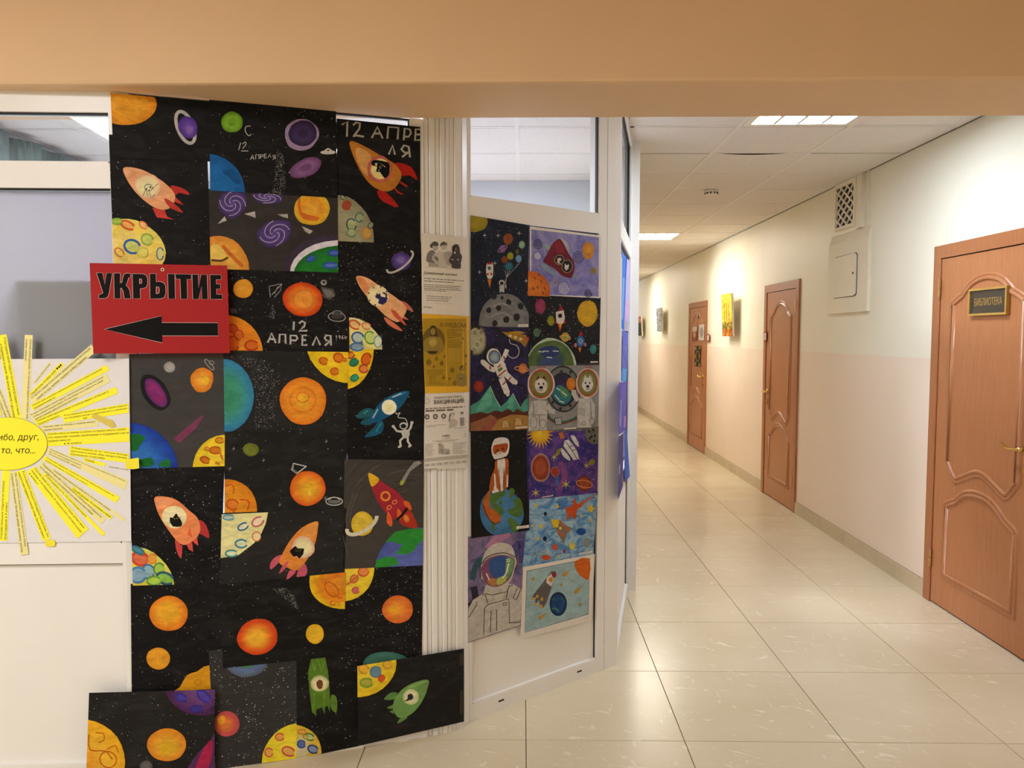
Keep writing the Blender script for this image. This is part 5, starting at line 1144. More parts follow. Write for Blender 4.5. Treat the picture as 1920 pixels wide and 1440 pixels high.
p = a.part('cat_face', 24); p.blob(455, 340, 13, 14, '3c2c10'); p.blob(518, 322, 12, 13, '3c2c10'); p.blob(490, 365, 8, 6, '201008'); p.line([(470, 382), (490, 376), (510, 378)], 4, '201008')
specks(a, 60, 35, (.3, .7)); name_tag(a, [(678, 1236), (825, 1216), (825, 1248), (678, 1266)]); a.build()

a = draw('purple drawing of a white shuttle, a big sun and orange planets', [(988, 811), (1121, 801), (1119, 923), (991, 936)], Y5, '2c2a6c', '5c3c80')
p = a.part('sun', 2); YL = 'c49420'
for k in range(13):
    t = math.radians(-10+k*17); p.poly([(955+95*math.cos(t-.14), 145+100*math.sin(t-.14)), (955+165*math.cos(t), 145+185*math.sin(t)), (955+95*math.cos(t+.14), 145+100*math.sin(t+.14))], YL); p.l -= 1
p.l += 1; p.blob(955, 140, 100, 105, ['c89a1c', 'd0a424', 'd0a828', 'd4ac30'])
planet(a, 962, 545, 115, 165, ['b08c6c', '7c2c28', '8c3c28', 'a04c28', '8c4430'], 'orange_planet'); planet(a, 1132, 592, 52, 62, ['a06c54', '8c2c1c', '98341c'], 'small_orange_planet')
p = a.part('ringed_planet', 2); p.blob(1475, 730, 82, 92, ['3c1c14', '8c3c24', '94442c', '8c402c']); p.ring(1475, 735, 95, 42, 11, 'c07c34', 10)
p = a.part('shuttle', 3); W = 'c4c2c0'
p.poly([(1170, 140), (1220, 120), (1245, 195), (1200, 210)], 'a8642c', 1); p.poly([(1245, 225), (1290, 215), (1340, 270), (1390, 350), (1412, 440), (1350, 455), (1290, 370), (1230, 290)], W, 0); p.poly([(1318, 165), (1360, 170), (1400, 240), (1412, 300), (1370, 270), (1330, 210)], W, 2); p.poly([(1200, 315), (1240, 340), (1300, 420), (1308, 462), (1260, 440), (1215, 390)], W, 2); p.line([(1255, 235), (1330, 340), (1390, 440)], 7, '2c2438'); p.line([(1300, 300), (1350, 280)], 7, '2c2438'); p.line([(1330, 350), (1380, 325)], 7, '2c2438'); p.line([(1200, 280), (1290, 380)], 7, '4c4860')
p = a.part('grey_moon', 2); p.blob(1590, 140, 105, 130, ['5c5c54', '6c6c64', '62625a'])
for x, y in ((1530, 120), (1580, 100), (1560, 180), (1600, 170), (1590, 230), (1540, 200)): p.blob(x, y, 12, 16, '1c1c1c'); p.l -= 1
for x, y, r in ((905, 840, 60), (1260, 740, 62), (1120, 420, 46), (1500, 520, 44)): a.part('gold_star', 3).star(x, y, r, 'b8a44c', 6, .22)
for q in ([(1130, 410), (1160, 330), (1210, 310), (1180, 390)], [(1520, 495), (1560, 440), (1608, 470), (1560, 520)]): a.part('star_tail', 2).poly(q, '7c742c', 2)
p = a.part('nebula_streak', 1); p.line([(1190, 480), (1250, 640), (1180, 800)], 60, '7c4478', 4); p.line([(1150, 640), (1160, 760)], 40, '3c5c94', 3)
specks(a, 200, 36, (.25, .7)); name_tag(a, [(980, 888), (1110, 865), (1110, 876), (980, 898)]); a.build()

a = draw('light blue crayon drawing of a big orange shooting star and a grey rocket', [(993, 938), (1120, 923), (1111, 1037), (981, 1064)], Y6, '4c7cac', '90b0c4', z=.0035)
p = a.part('shooting_star', 3); p.poly([(700, 155), (740, 130), (830, 78), (825, 85), (770, 125), (728, 165)], 'bc5424', 0); p.poly([(697, 103), (708, 140), (742, 158), (712, 175), (700, 240), (678, 215), (642, 245), (652, 205), (637, 165), (678, 160)], 'b84c20', 0)
p = a.part('rocket', 3); p.poly([(572, 280), (605, 240), (640, 270), (688, 290), (650, 320), (632, 388), (605, 340)], '76706a', 0); p.poly([(555, 235), (600, 238), (605, 260), (570, 290)], 'd8b824', 0); p.line([(605, 245), (645, 290), (665, 310)], 12, 'b05a34', 3); p.line([(590, 310), (640, 340)], 12, 'b05a34', 3); p.blob(590, 275, 9, 10, 'e0c434'); p.blob(610, 290, 8, 9, 'e0c434')
for x, y, r in ((793, 172, 32), (465, 152, 16), (593, 158, 16), (735, 215, 13), (795, 242, 13), (440, 275, 12), (475, 352, 14), (602, 458, 10), (660, 108, 10)): a.part('yellow_star', 3).star(x, y, r, 'ccb430', 5, .42, -75)
for x, y, rx, ry, c in ((520, 203, 9, 13, '1c2444'), (517, 352, 12, 14, '1c2444'), (735, 310, 28, 22, '1c4c94'), (578, 403, 16, 20, 'bc5034'), (633, 428, 8, 12, '9c2448'), (680, 396, 16, 22, 'c4b430'), (525, 465, 28, 16, 'bc4c28'), (770, 378, 18, 30, '7c8080'), (492, 277, 9, 13, 'ccb42c')): planet(a, x, y, rx, ry, [c, c])
p = a.part('blue_patch', 1); p.poly([(595, 130), (660, 125), (650, 170), (590, 180)], '4474b0', 1); p.poly([(640, 250), (690, 245), (685, 290), (650, 290)], '9cbcc8', 1)
p = a.part('crayon_strokes', 1, 'paint', True); rnd = random.Random(8)
for k in range(120):
    x, y = rnd.uniform(395, 820), rnd.uniform(90, 520); p.line([(x, y), (x+rnd.uniform(20, 45), y-rnd.uniform(6, 14))], 4, rnd.choice(['3c6ca4', '5c88b0', 'a4bcc8', '8cacc4'])); p.l -= 1
for k in range(9): a.part('tiny_star', 3).star(435+k*13, 445+(k % 3)*9-k*3, 6, 'c8bc68', 5)
name_tag(a, [(722, 440), (800, 424), (800, 434), (722, 450)]); a.build()

a = draw('drawing of a large astronaut bust with a rainbow visor on purple', [(879, 1008), (988, 990), (977, 1171), (878, 1204)], Y6, '4c4c74', '7c6c8c', z=.0025)
p = a.part('pink_cloud', 1); p.line([(180, 420), (240, 350), (300, 310)], 60, 'a87898', 4); p = a.part('teal_cloud', 1); p.line([(80, 600), (110, 500), (170, 470)], 34, '34545c', 4); p = a.part('dark_cloud', 1); p.line([(90, 640), (100, 720), (65, 760)], 40, '2c2834', 3); p = a.part('violet_cloud', 1); p.line([(330, 420), (380, 380), (385, 500)], 50, '4c4478', 3)
p = a.part('suit', 3); W = 'b8b2a8'; LN = '3c3a38'
p.poly([(58, 775), (85, 720), (150, 680), (160, 630), (290, 620), (330, 625), (382, 660), (370, 870), (58, 972)], W, 0)
p.poly([(135, 505), (160, 430), (210, 385), (270, 376), (320, 400), (340, 460), (352, 500), (335, 540), (310, 610), (240, 650), (190, 650), (150, 600), (130, 585)], 'bcb6ac', 3)
for q in ([(158, 680), (200, 690), (290, 670), (305, 630)], [(150, 930), (155, 770), (175, 748), (300, 712), (306, 860)], [(190, 915), (195, 785), (228, 778), (228, 905)], [(285, 710), (300, 640), (325, 628)], [(175, 740), (160, 690), (140, 685)], [(60, 825), (110, 745), (105, 730)], [(345, 720), (372, 660), (350, 650), (328, 710), (345, 720)], [(300, 858), (370, 852)], [(265, 740), (285, 735), (285, 750), (266, 753), (265, 740)]): p.line(q, 4, LN)
p.line([(135, 505), (180, 458), (270, 437), (338, 462)], 5, LN, 4); p.line([(132, 590), (128, 510), (150, 490)], 5, LN); p.line([(345, 455), (352, 500), (335, 545)], 5, LN)
p = a.part('visor', 14); p.poly([(138, 520), (180, 470), (265, 450), (330, 470), (332, 520), (300, 600), (230, 640), (170, 625), (140, 570)], '7c4c68', 3); p.poly([(190, 480), (260, 455), (290, 470), (280, 560), (220, 590), (185, 540)], '34548c', 3); p.poly([(290, 470), (328, 475), (325, 530), (300, 590), (280, 560)], '68945c', 3); p.poly([(170, 600), (220, 590), (230, 635), (190, 630)], 'b07848', 2); p.poly([(230, 590), (290, 575), (280, 610), (235, 632)], 'a8b060', 2); p.line([(300, 500), (285, 560), (262, 588)], 9, 'd8d4cc', 3); p.line([(165, 560), (185, 600)], 7, 'd8d4cc'); p.line([(285, 478), (308, 474), (306, 486), (286, 490)], 6, 'd0ccc4')
a.build()

a = draw('white-bordered drawing of a rocket, a blue globe and small gold comets', [(982, 1065), (1114, 1040), (1108, 1162), (977, 1197)], Y6, 'd8d2c8', mat='print', z=.004)
p = a.part('sky_wash', 1); p.poly([(410, 546), (786, 470), (778, 805), (396, 915)], '94b0b4', 0); p.line([(410, 546), (786, 470), (778, 805), (396, 915), (410, 546)], 3, '54504c')
p = a.part('orange_sun', 4); p.poly([(696, 488), (786, 470), (782, 594), (745, 585), (710, 550)], 'c4601c', 2)
p = a.part('rocket', 4); p.poly([(555, 548), (585, 550), (560, 640), (525, 740), (505, 768), (490, 755), (480, 720), (462, 750), (455, 740), (465, 700), (440, 718), (435, 708), (470, 660), (510, 610)], '5e5a58', 0); p.poly([(530, 585), (558, 560), (580, 580), (556, 640), (525, 615)], 'ccc6bc', 0); p.poly([(583, 548), (586, 575), (570, 592), (556, 565)], '94242c', 0); p.blob(553, 598, 12, 15, 'c4841c')
for x, y in ((445, 712), (472, 698), (462, 745), (500, 715), (497, 758)): p.blob(x, y, 8, 11, 'c49030'); p.l -= 1
p = a.part('globe', 4); p.blob(597, 744, 52, 72, ['101c30', '1c3c6c', '24487c', '1c4070'], 0, .01); p.line([(560, 775), (580, 770), (600, 790)], 10, '3c7c68', 3); p.line([(560, 720), (580, 705)], 8, '2c6860'); p.line([(615, 700), (635, 730)], 10, '2c5c60')
for x, y, tx, ty in ((632, 570, 672, 536), (702, 672, 748, 632), (488, 826, 530, 796)): p = a.part('gold_comet', 4); p.poly([(x-6, y-8), (tx, ty), (x+12, y+6)], 'b88c28'); p.star(x, y, 17, 'b08428', 5, .4, -60)
for x, y, r in ((448, 594, 15), (615, 630, 11), (728, 748, 15)): a.part('gold_star', 4).star(x, y, r, '9c7c2c', 5)
name_tag(a, [(748, 828), (790, 818), (790, 826), (748, 836)]); a.build()

# ------------------------------------------------------------------ papers on the edge-on bay
SD = Surf(K5, K6)
def dsheet(label, quad, c1, c2, strokes, z=.004):
    a = Art('space_drawing', label, 'drawing', SD, quad, c1, GRP2, z, 'wash', (0, 0, 1), c2)
    for nm, cl_, pts in strokes: a.part(nm, 2).poly(pts, cl_, 0)
    a.build()
dsheet('bright blue sheet at the top of the edge-on bay', [(1167, 473), (1175, 483), (1170, 620), (1165, 615)], '2c6cd0', '3c80dc', [('light_streak', '7cb4ec', [(1168, 520), (1171, 522), (1168, 600), (1166, 598)]), ('dark_edge', '24386c', [(1174, 484), (1175, 484), (1173, 560), (1171, 600)])])
dsheet('lavender and pink sheet beside the bright blue one', [(1175.5, 484), (1181, 491), (1179, 622), (1170.5, 619)], 'a8a8e0', 'c4b0dc', [('pink_patch', 'd8a8d8', [(1175, 560), (1179, 562), (1178, 600), (1173, 596)]), ('sketch_lines', 'b8a898', [(1172, 600), (1176, 604), (1175, 618), (1171, 616)])], z=.0025)
dsheet('blue-violet striped sheet in the middle of the edge-on bay', [(1166, 620), (1178, 624), (1175, 717), (1164, 714)], '4c58b8', '6c7cc8', [('cyan_patch', '4c9cd8', [(1168, 690), (1175, 692), (1174, 715), (1167, 714)]), ('dark_streak', '34305c', [(1166, 630), (1168, 632), (1166, 700), (1164.5, 690)])], z=.003)
dsheet('violet sheet with pale swirls below the striped one', [(1161, 717), (1175.5, 716), (1174.5, 805), (1160, 816)], '4440a0', '6c60b0', [('pale_swirl', 'a8a4c8', [(1164, 750), (1165.5, 750), (1164, 800), (1162.5, 800)]), ('lilac_patch', '9c7cb4', [(1170, 780), (1174, 780), (1173.5, 800), (1169, 802)])], z=.004)
dsheet('lowest dark violet sheet hanging near the frame', [(1160, 819), (1169, 812), (1168, 912), (1159, 938)], '34306c', '4c4488', [('pale_mark', 'b4b0c4', [(1161, 870), (1163, 872), (1162, 890), (1160.5, 888)])], z=.003)
dsheet('blue sheet with a curled corner at the lower edge of the bay', [(1170, 811), (1175, 804), (1181, 893), (1171, 905)], '2c3c78', '3c6cc0', [('blue_corner', '2c5cc0', [(1173, 850), (1177.5, 850), (1180.5, 892), (1175, 898)])], z=.006)

# ------------------------------------------------------------------ notices on the corner post
SN = Surf((-.40, 2.798), (-.364, 2.81), (-.323, 2.826), (-.289, 2.843), (-.256, 2.867), (-.231, 2.892), (-.213, 2.925), (-.200, 2.945))
N1, N2, N3 = (785, 430, 8.47), (785, 585, 9.0), (785, 730, 9.0)
def notice(label, quad, view, col, z): return Art('notice', label, 'notice', SN, quad, col, 'printed notices on the corner post', z, 'print', view, fine=True)
a = notice('white printed notice with three drawn figures above a headline', [(790, 437), (884, 447), (880, 593), (791, 588)], N1, 'd6cfc2', .004)
p = a.part('figure', 2, 'print'); p.poly([(120, 480), (140, 380), (200, 330), (250, 350), (310, 440), (300, 530), (150, 525)], '77736d', 2); p.poly([(155, 530), (320, 540), (320, 600), (155, 592)], '9c978e'); p.blob(265, 300, 38, 46, 'a8a298'); p.poly([(180, 250), (235, 195), (300, 205), (310, 265), (230, 260), (220, 300), (185, 285)], '55514c', 2)
p = a.part('figure', 6, 'print'); p.poly([(230, 400), (330, 340), (420, 370), (440, 480), (455, 610), (330, 605), (310, 450)], 'bcb5a9', 1); p.blob(395, 275, 44, 55, 'b4ada2'); p.poly([(340, 240), (390, 192), (450, 225), (440, 262), (380, 250), (350, 270)], '5c5853', 2); p.line([(245, 420), (230, 470), (330, 560)], 36, 'b4ada2', 2)
p = a.part('shield', 8, 'print'); p.poly([(390, 385), (460, 350), (525, 375), (520, 560), (480, 580), (420, 510)], 'a39d93', 2)
p = a.part('hooded_figure', 12, 'print'); p.poly([(530, 290), (560, 245), (620, 238), (650, 290), (660, 380), (692, 430), (668, 540), (665, 622), (525, 610), (530, 560), (478, 510), (510, 430), (535, 380)], '46423f', 2); p.poly([(548, 290), (600, 290), (600, 385), (560, 390)], '1c1a1a', 2); p.blob(575, 370, 16, 20, 'c4bcb0'); p.blob(590, 315, 12, 16, '8c867c'); p.blob(533, 480, 16, 10, 'c4bcb0'); p.blob(625, 482, 16, 10, 'c4bcb0')
p = a.part('headline', 2, 'print'); p.text('Доверенный контакт', (82, 706), (610, 740), 36, '2e2c2a', 0, .025)
p = a.part('small_print', 2, 'print', True)
p.bars([(85, 772, 718, 812), (85, 812, 550, 838)], 13, '77726b', 1); p.bars([(82, 872, 680, 905), (82, 902, 650, 932), (82, 930, 680, 965), (90, 958, 445, 978)], 10, '6c675f', 2); p.bars([(128, 1052, 525, 1075), (128, 1085, 495, 1105), (128, 1118, 470, 1136)], 10, '77726b', 4); p.bars([(78, 1225, 218, 1236)], 12, '77726b', 5)
p = a.part('rule', 2, 'print'); p.line([(60, 598), (740, 634)], 3, 'a59e92'); a.part('text_box', 2, 'print').line([(100, 1012), (580, 1035), (585, 1185), (105, 1170)], 3, 'b0a99c')
a.build()

a = notice('yellow printed notice with a big headline and apple drawings', [(791, 588), (880, 593), (879, 735), (797, 738)], N2, 'd9a62e', .0055)
p = a.part('printed_area', 1, 'print'); p.poly([(68, 110), (805, 110), (815, 1250), (118, 1258), (118, 680), (68, 670)], 'a58423')
p = a.part('headline', 3, 'print'); p.text('Я РЯДОМ', (358, 250), (795, 262), 68, '77601c', 0, .04)
p = a.part('round_picture', 3, 'print'); p.blob(255, 490, 200, 238, '8a6c1c', 0, 0); p.blob(250, 480, 185, 222, '6a5824', 0, 0); p.poly([(75, 640), (80, 500), (180, 420), (310, 415), (380, 440), (420, 600), (330, 690), (180, 690)], '8c7432', 2); p.poly([(190, 380), (185, 270), (235, 225), (290, 250), (310, 360), (330, 430), (280, 400), (230, 410)], '453a1c', 2); p.blob(240, 330, 44, 58, '94783a'); p.blob(240, 510, 78, 74, ['9c8440', 'b09848']); p.poly([(140, 660), (330, 660), (280, 705), (190, 705)], '3a3018')
p = a.part('small_print', 3, 'print', True); p.bars([(480, 290, 775, 300), (480, 325, 640, 330), (480, 360, 720, 368), (480, 392, 735, 398), (480, 425, 610, 432)], 14, '77601c', 1); p.bars([(485, 475, 690, 480), (485, 508, 745, 516), (485, 542, 720, 548), (490, 575, 735, 580)], 12, '7c651e', 2); p.bars([(145, 975, 450, 982), (145, 1008, 400, 1015), (145, 1042, 425, 1048), (180, 1078, 290, 1082), (180, 1110, 280, 1114), (180, 1145, 265, 1148), (180, 1175, 370, 1180), (180, 1205, 420, 1210)], 12, '77601c', 3)
for x, y, r in ((302, 790, 28), (170, 850, 46), (388, 868, 34), (255, 925, 20), (438, 752, 18), (568, 988, 38), (420, 1110, 24), (518, 1130, 18), (605, 1205, 32), (795, 740, 26), (795, 890, 16), (745, 450, 14)):
    p = a.part('apple', 3, 'print'); p.blob(x, y, r, r*1.1, '7a5e20', 0, .04); p.line([(x, y-r), (x+r*.4, y-r*1.6)], 8, '453618')
p = a.part('standing_figure', 3, 'print'); p.blob(738, 950, 46, 50, '4c3e1c'); p.blob(738, 968, 26, 36, '94783a'); p.poly([(650, 1060), (700, 1030), (780, 1030), (808, 1100), (800, 1245), (680, 1245), (650, 1180)], '8c7638', 2); p.line([(690, 1130), (740, 1120), (790, 1140)], 14, '5c4c20')
a.part('white_patch', 3, 'print').poly([(498, 622), (704, 620), (704, 838), (500, 836)], 'ab8a2a')
a.build()

a = notice('white notice about flu prevention with two drawn figures', [(797, 737), (880, 735), (878, 808), (795, 814)], N3, 'd8d1c8', .004)
p = a.part('headline', 2, 'print'); p.text('ПРОФИЛАКТИКА ГРИППА –', (258, 165), (765, 138), 36, '6c665f', 0, .01); p.text('ВАКЦИНАЦИЯ', (262, 250), (765, 222), 66, '544f49', 0, .03)
p = a.part('subheading', 2, 'print', True); p.bars([(112, 318, 780, 285)], 20, '78726a', 4); p.bars([(115, 350, 585, 330)], 30, '6c665f', 6)
p = a.part('emblem', 2, 'print'); p.ring(140, 195, 44, 55, 6, '938c83'); p.ring(142, 195, 28, 34, 5, 'a09990')
for x, y in ((142, 465), (282, 460), (422, 452)): p = a.part('round_icon', 2, 'print'); p.blob(x, y, 42, 46, '5c5751', 0, 0); p.poly([(x-18, y+20), (x-12, y-22), (x+14, y-18), (x+20, y+18)], 'b4ada4', 2)
p = a.part('figure', 2, 'print'); p.poly([(512, 540), (520, 430), (560, 395), (600, 405), (600, 440), (545, 440), (530, 480), (522, 548)], '4c4843', 2); p.blob(570, 440, 30, 40, 'c4bcb2'); p.poly([(530, 500), (600, 490), (660, 540), (640, 620), (590, 640), (510, 665)], 'b5aea5', 1)
p = a.part('figure', 2, 'print'); p.blob(728, 410, 30, 34, 'c0b8ae'); p.poly([(700, 400), (720, 380), (755, 390), (752, 412), (720, 405)], '4c4843', 1); p.poly([(695, 480), (765, 470), (775, 610), (700, 622)], '8f8980', 1); p.line([(770, 485), (815, 570)], 20, 'c4bcb2')
p = a.part('small_print', 2, 'print', True); p.bars([(120, 608, 470, 592), (120, 635, 300, 626), (600, 652, 800, 640)], 9, '8a847b', 5); p.bars([(120, 545, 180, 542), (262, 540, 310, 535), (395, 528, 455, 522)], 9, 'a09a90', 6)
a.part('rule', 2, 'print').line([(620, 716), (828, 696)], 9, '55504b'); a.build()

a = notice('lowest white notice headed with the word for flu', [(795, 814), (878, 807), (877, 877), (795, 882)], N3, 'd8d2c8', .0055)
p = a.part('headline', 2, 'print'); p.text('ГРИПП', (400, 812), (520, 804), 40, '67615b', 0, .02)
p = a.part('map_picture', 2, 'print'); p.poly([(330, 920), (370, 905), (420, 940), (440, 1000), (520, 1010), (525, 1080), (480, 1100), (340, 1090), (335, 1000)], 'a8a198', 2); p.line([(340, 920), (380, 960)], 8, '5c5751'); p.line([(362, 1022), (412, 1020)], 12, '5c5751'); p.blob(398, 1058, 12, 14, '67615b'); p.ring(488, 1075, 14, 18, 7, '77716a')
a.part('emblem', 2, 'print').ring(788, 770, 18, 28, 5, '6c665f')
p = a.part('small_print', 2, 'print', True); p.bars([(390, 835, 540, 822), (235, 872, 680, 840), (300, 886, 620, 864)], 8, '8f8980', 7)
p.bars([(110, 925+22*k, 270-((k*37) % 60), 917+22*k) for k in range(10)], 8, '938c83', 8); p.bars([(575, 905+22*k, 810-((k*53) % 90), 893+22*k) for k in range(9)], 8, '938c83', 9)
p.bars([(105+105*k, 1262-10*k+16*j, 190+105*k-12*(j % 2), 1256-10*k+16*j) for k in range(7) for j in range(3)], 8, '948d84', 10)
p = a.part('grey_band', 1, 'print'); p.poly([(100, 1165), (830, 1100), (830, 1160), (100, 1225)], 'b0a9a0'); a.part('rule', 2, 'print').line([(92, 1352), (318, 1338)], 9, '55504b'); a.build()

# ------------------------------------------------------------------ the paper sun
SA = Surf(PA0, K1)
a = Art('sun_poster', 'white poster with a yellow paper sun whose rays are written strips', 'poster', SA, [(-140, 674), (242, 672), (246, 1015), (-140, 1020)], 'e0dee0', None, .003, 'print', (0, 0, 1), clip=False)
YB_, YP = 'fbf23c', 'ece39c'
def strip(q, col, lines=(), h=None, flip=False, lay=2):
    """q: four pixel corners, text baseline runs along q3->q2 (or reversed)"""
    p = a.part('ray_strip', lay, 'print'); p.poly(q, col)
    if lines:
        s = a.part('lettering', lay+3, 'print', True, parent=p); n = len(lines); A_, B_, C_, D_ = [np.array(t, float) for t in q]
        hh = np.linalg.norm(D_-A_)
        for k, (tx, f0, f1) in enumerate(lines):
            v = (k+.72)/n; l0 = A_+(D_-A_)*v; l1 = B_+(C_-B_)*v
            a0, a1 = l0+(l1-l0)*f0, l0+(l1-l0)*f1
            s.text(tx, tuple(a0), tuple(a1), min(h or 99, hh/n*.52), '3f3b22', .15, -.004)
def cl(x0, y0, x1, y1, w):
    d = np.array([x1-x0, y1-y0], float); n_ = np.array([-d[1], d[0]])/np.linalg.norm(d)*w/2; A_, B_ = np.array([x0, y0]), np.array([x1, y1])
    return [tuple(A_-n_), tuple(B_-n_), tuple(B_+n_), tuple(A_+n_)]
T = lambda s, f0=.03, f1=.95: (s, f0, f1)
strip(cl(-5, 730, 17, 786, 15), YP, [T('спасибо большое друзья'), T('вы нам помогаете')], lay=2)
strip(cl(3, 628, 32, 786, 18), YB_, [T('Я благодарна своей подруге что она всегда рядом со мной'), T('и поддержит в школе. Мы всегда вместе с друзьями', .1, .98)], lay=3)
strip(cl(54, 628, 47, 788, 15), YP, [T('Спасибо моим друзьям, что они всегда рядом и помогают мне', .05, .98), T('очень сильно', .05, .3)], lay=4)
strip(cl(64, 719, 95, 680, 5), YP, [T('Спасибо тебе большое')], lay=2)
strip(cl(57, 742, 117, 682, 9), YB_, [T('Спасибо всем, кто меня любит', .02, .8)], lay=3)
s_ = a.part('heart_mark', 6, 'print'); s_.poly([(106, 689), (109, 689), (109, 693), (105, 692)], '26220e', 1); s_ = a.part('heart_mark', 6, 'print'); s_.poly([(109.5, 686), (112.5, 686), (112.5, 690), (109, 689)], '26220e', 1); s_ = a.part('heart_mark', 6, 'print'); s_.poly([(112.5, 683), (115.5, 683), (115.5, 687), (112, 686)], '26220e', 1)
strip(cl(59, 752, 176, 652, 16), YP, [T('От чистого сердца я хочу сказать прекрасным учителям большое', .02, .96), T('спасибо за труд, терпение, старания и за Вашу поддержку', .06, .86)], lay=4)
strip(cl(59, 765, 202, 689, 12), YB_, [T('Спасибо всем учителям и одноклассникам в школе за дни, которые мы', .02, .93), T('проводили вместе!', .02, .3)], lay=5)
strip(cl(59, 784, 203, 708, 17), YP, [T('Я очень благодарна своей подруге. Она всегда рядом, когда она нужна!', .01, .95), T('чтобы рядом прошли мимо. Я счастлива, что у меня есть такая', .02, .93), T('мой всё хорошее, даже если вокруг все плохо', .03, .58)], lay=6)
strip(cl(67, 794, 219, 731, 13), YB_, [T('Спасибо моей однокласснице что всегда рядом и не бросает в', .02, .9), T('трудную минуту', .02, .28)], lay=7)
strip([(116, 777), (241, 756), (241, 774), (120, 793)], YB_, [T('Хочу выразить большое спасибо своей подруге', .02, .98), T('что она добрая, всегда со мной помогает и с ней весело', .02, .98), T('6А', .3, .36)], lay=8)
strip(cl(79, 804, 184, 793, 12), YP, [T('Спасибо тебе за помощь в трудную минуту', .02, .95), T('спасибо большое', .02, .36)], lay=5)
strip([(87, 811), (242, 801), (243, 828), (89, 837)], YB_, [T('Спасибо классу за помощь на уроках и в трудную минуту, спасибо', .01, .96), T('что помогает нашим проблемам и поддержит нас в', .01, .99), T('трудную минуту!', .01, .28), T('6 А класс', .2, .42)], lay=6)
strip([(130, 836), (242, 851), (240, 868), (130, 854)], YB_, [T('Я благодарна за то, что она всегда', .03, .97), T('грустная в школе. Или, когда я болею', .02, .97), T('большое спасибо', .02, .6)], lay=9)
p = a.part('ray_strip', 14, 'print', label='curled end of a yellow paper strip'); p.poly([(235, 862), (260, 858), (261, 878), (249, 880), (236, 878)], 'f2e63c', 0)
strip(cl(157, 861, 197, 872, 7), YB_, [T('Спасибо', .05, .5)], lay=8)
strip(cl(203, 875, 241, 881, 6), 'e6e2d8', [T('Спасибо за всё', .02, .98)], lay=5)
strip([(91, 839), (240, 900), (235, 919), (87, 851)], YP, [T('Спасибо большое подруге за то, что она всегда помогала очень хорошо', .02, .97), T('за что благодарна рядом', .02, .42), T('хороший друг', .02, .44)], lay=4)
strip([(85, 854), (225, 932), (217, 943), (79, 862)], YB_, [T('Спасибо нашему учителю и всем одноклассникам за', .03, .93), T('чудесный день в школе (6 класс)', .03, .6)], lay=7)
strip(cl(98, 880, 234, 976, 6), YP, [T('Спасибо моим одноклассникам за то, что они такие добрые', .02, .8)], lay=5)
strip(cl(135, 915, 209, 971, 8), YB_, [T('Спасибо друзьям, что они рядом со мной', .02, .97)], lay=7)
strip(cl(75, 870, 194, 978, 14), YP, [T('Поддержка друзей, я хочу выразить огромную благодарность', .02, .95), T('за их доброту и то, что помогают за семью на свои обиды', .02, .85)], lay=6)
strip(cl(83, 888, 195, 1003, 7), YB_, [T('Я благодарна за то, что они всегда рядом', .02, .7)], lay=8)
strip([(66, 874), (166, 992), (145, 1010), (49, 885)], YB_, [T('Спасибо маме за то, что помогает мне в труде, делает меня', .02, .95), T('помощь и за поддержку. И хорошо учит, что мне нужно', .02, .97), T('6 класс', .03, .2)], lay=9)
strip(cl(38, 882, 88, 1012, 16), YB_, [T('Я хочу выразить большую благодарность родителям. Они', .02, .97), T('помогут и мне поддержат и всегда готовы. Они всегда помогут', .02, .97)], lay=8)
p = a.part('ray_strip', 16, 'print', label='curled foot of a yellow paper strip'); p.poly([(86, 1013), (102, 1012), (104, 1020), (101, 1025), (86, 1024), (84, 1018)], 'f0e23a', 0)
strip(cl(25, 884, 46, 1040, 15), YP, [T('Мы хотим сказать спасибо учителю русского языка', .02, .9), T('спасибо большое! Всегда рады вашему уроку', .02, .97)], lay=7)
strip(cl(6, 1014, 11, 882, 15), YB_, [T('Спасибо большое подруге за помощь', .02, .85), T('благодарна 6 А класс', .02, .55)], lay=6)
for k, (x0, y0, x1, y1, w) in enumerate(((59, 765, 190, 700, 14), (67, 794, 215, 740, 13), (79, 804, 190, 790, 14), (87, 822, 128, 820, 22), (90, 845, 130, 855, 14), (85, 858, 128, 885, 15), (79, 868, 130, 925, 15), (60, 878, 110, 985, 16), (42, 883, 70, 1000, 14), (30, 780, 62, 650, 15))):
    strip(cl(26-x0, y0, max(26-x1, -128), y1, w), YB_ if k % 2 else YP, lay=3+k)
p = a.part('tape_piece', 18, 'print'); p.poly([(171, 782), (177, 775), (211, 789), (217, 799), (208, 802)], 'd8c45c', 0)
p = a.part('sun_disc', 20, 'print'); p.blob(13, 832, 76, 50, 'b8a428', 0, 0, seg=48); p.blob(13, 832, 75.2, 49.3, 'fbf03e', 0, 0, seg=48)
s_ = a.part('lettering', 24, 'print', True, parent=p); s_.text('Спасибо, друг,', (-44, 826), (72, 825), 12, '1c1a10', .15, .004); s_.text('за то, что...', (-21, 850), (66, 850), 12, '1c1a10', .15, .004)
a.build()
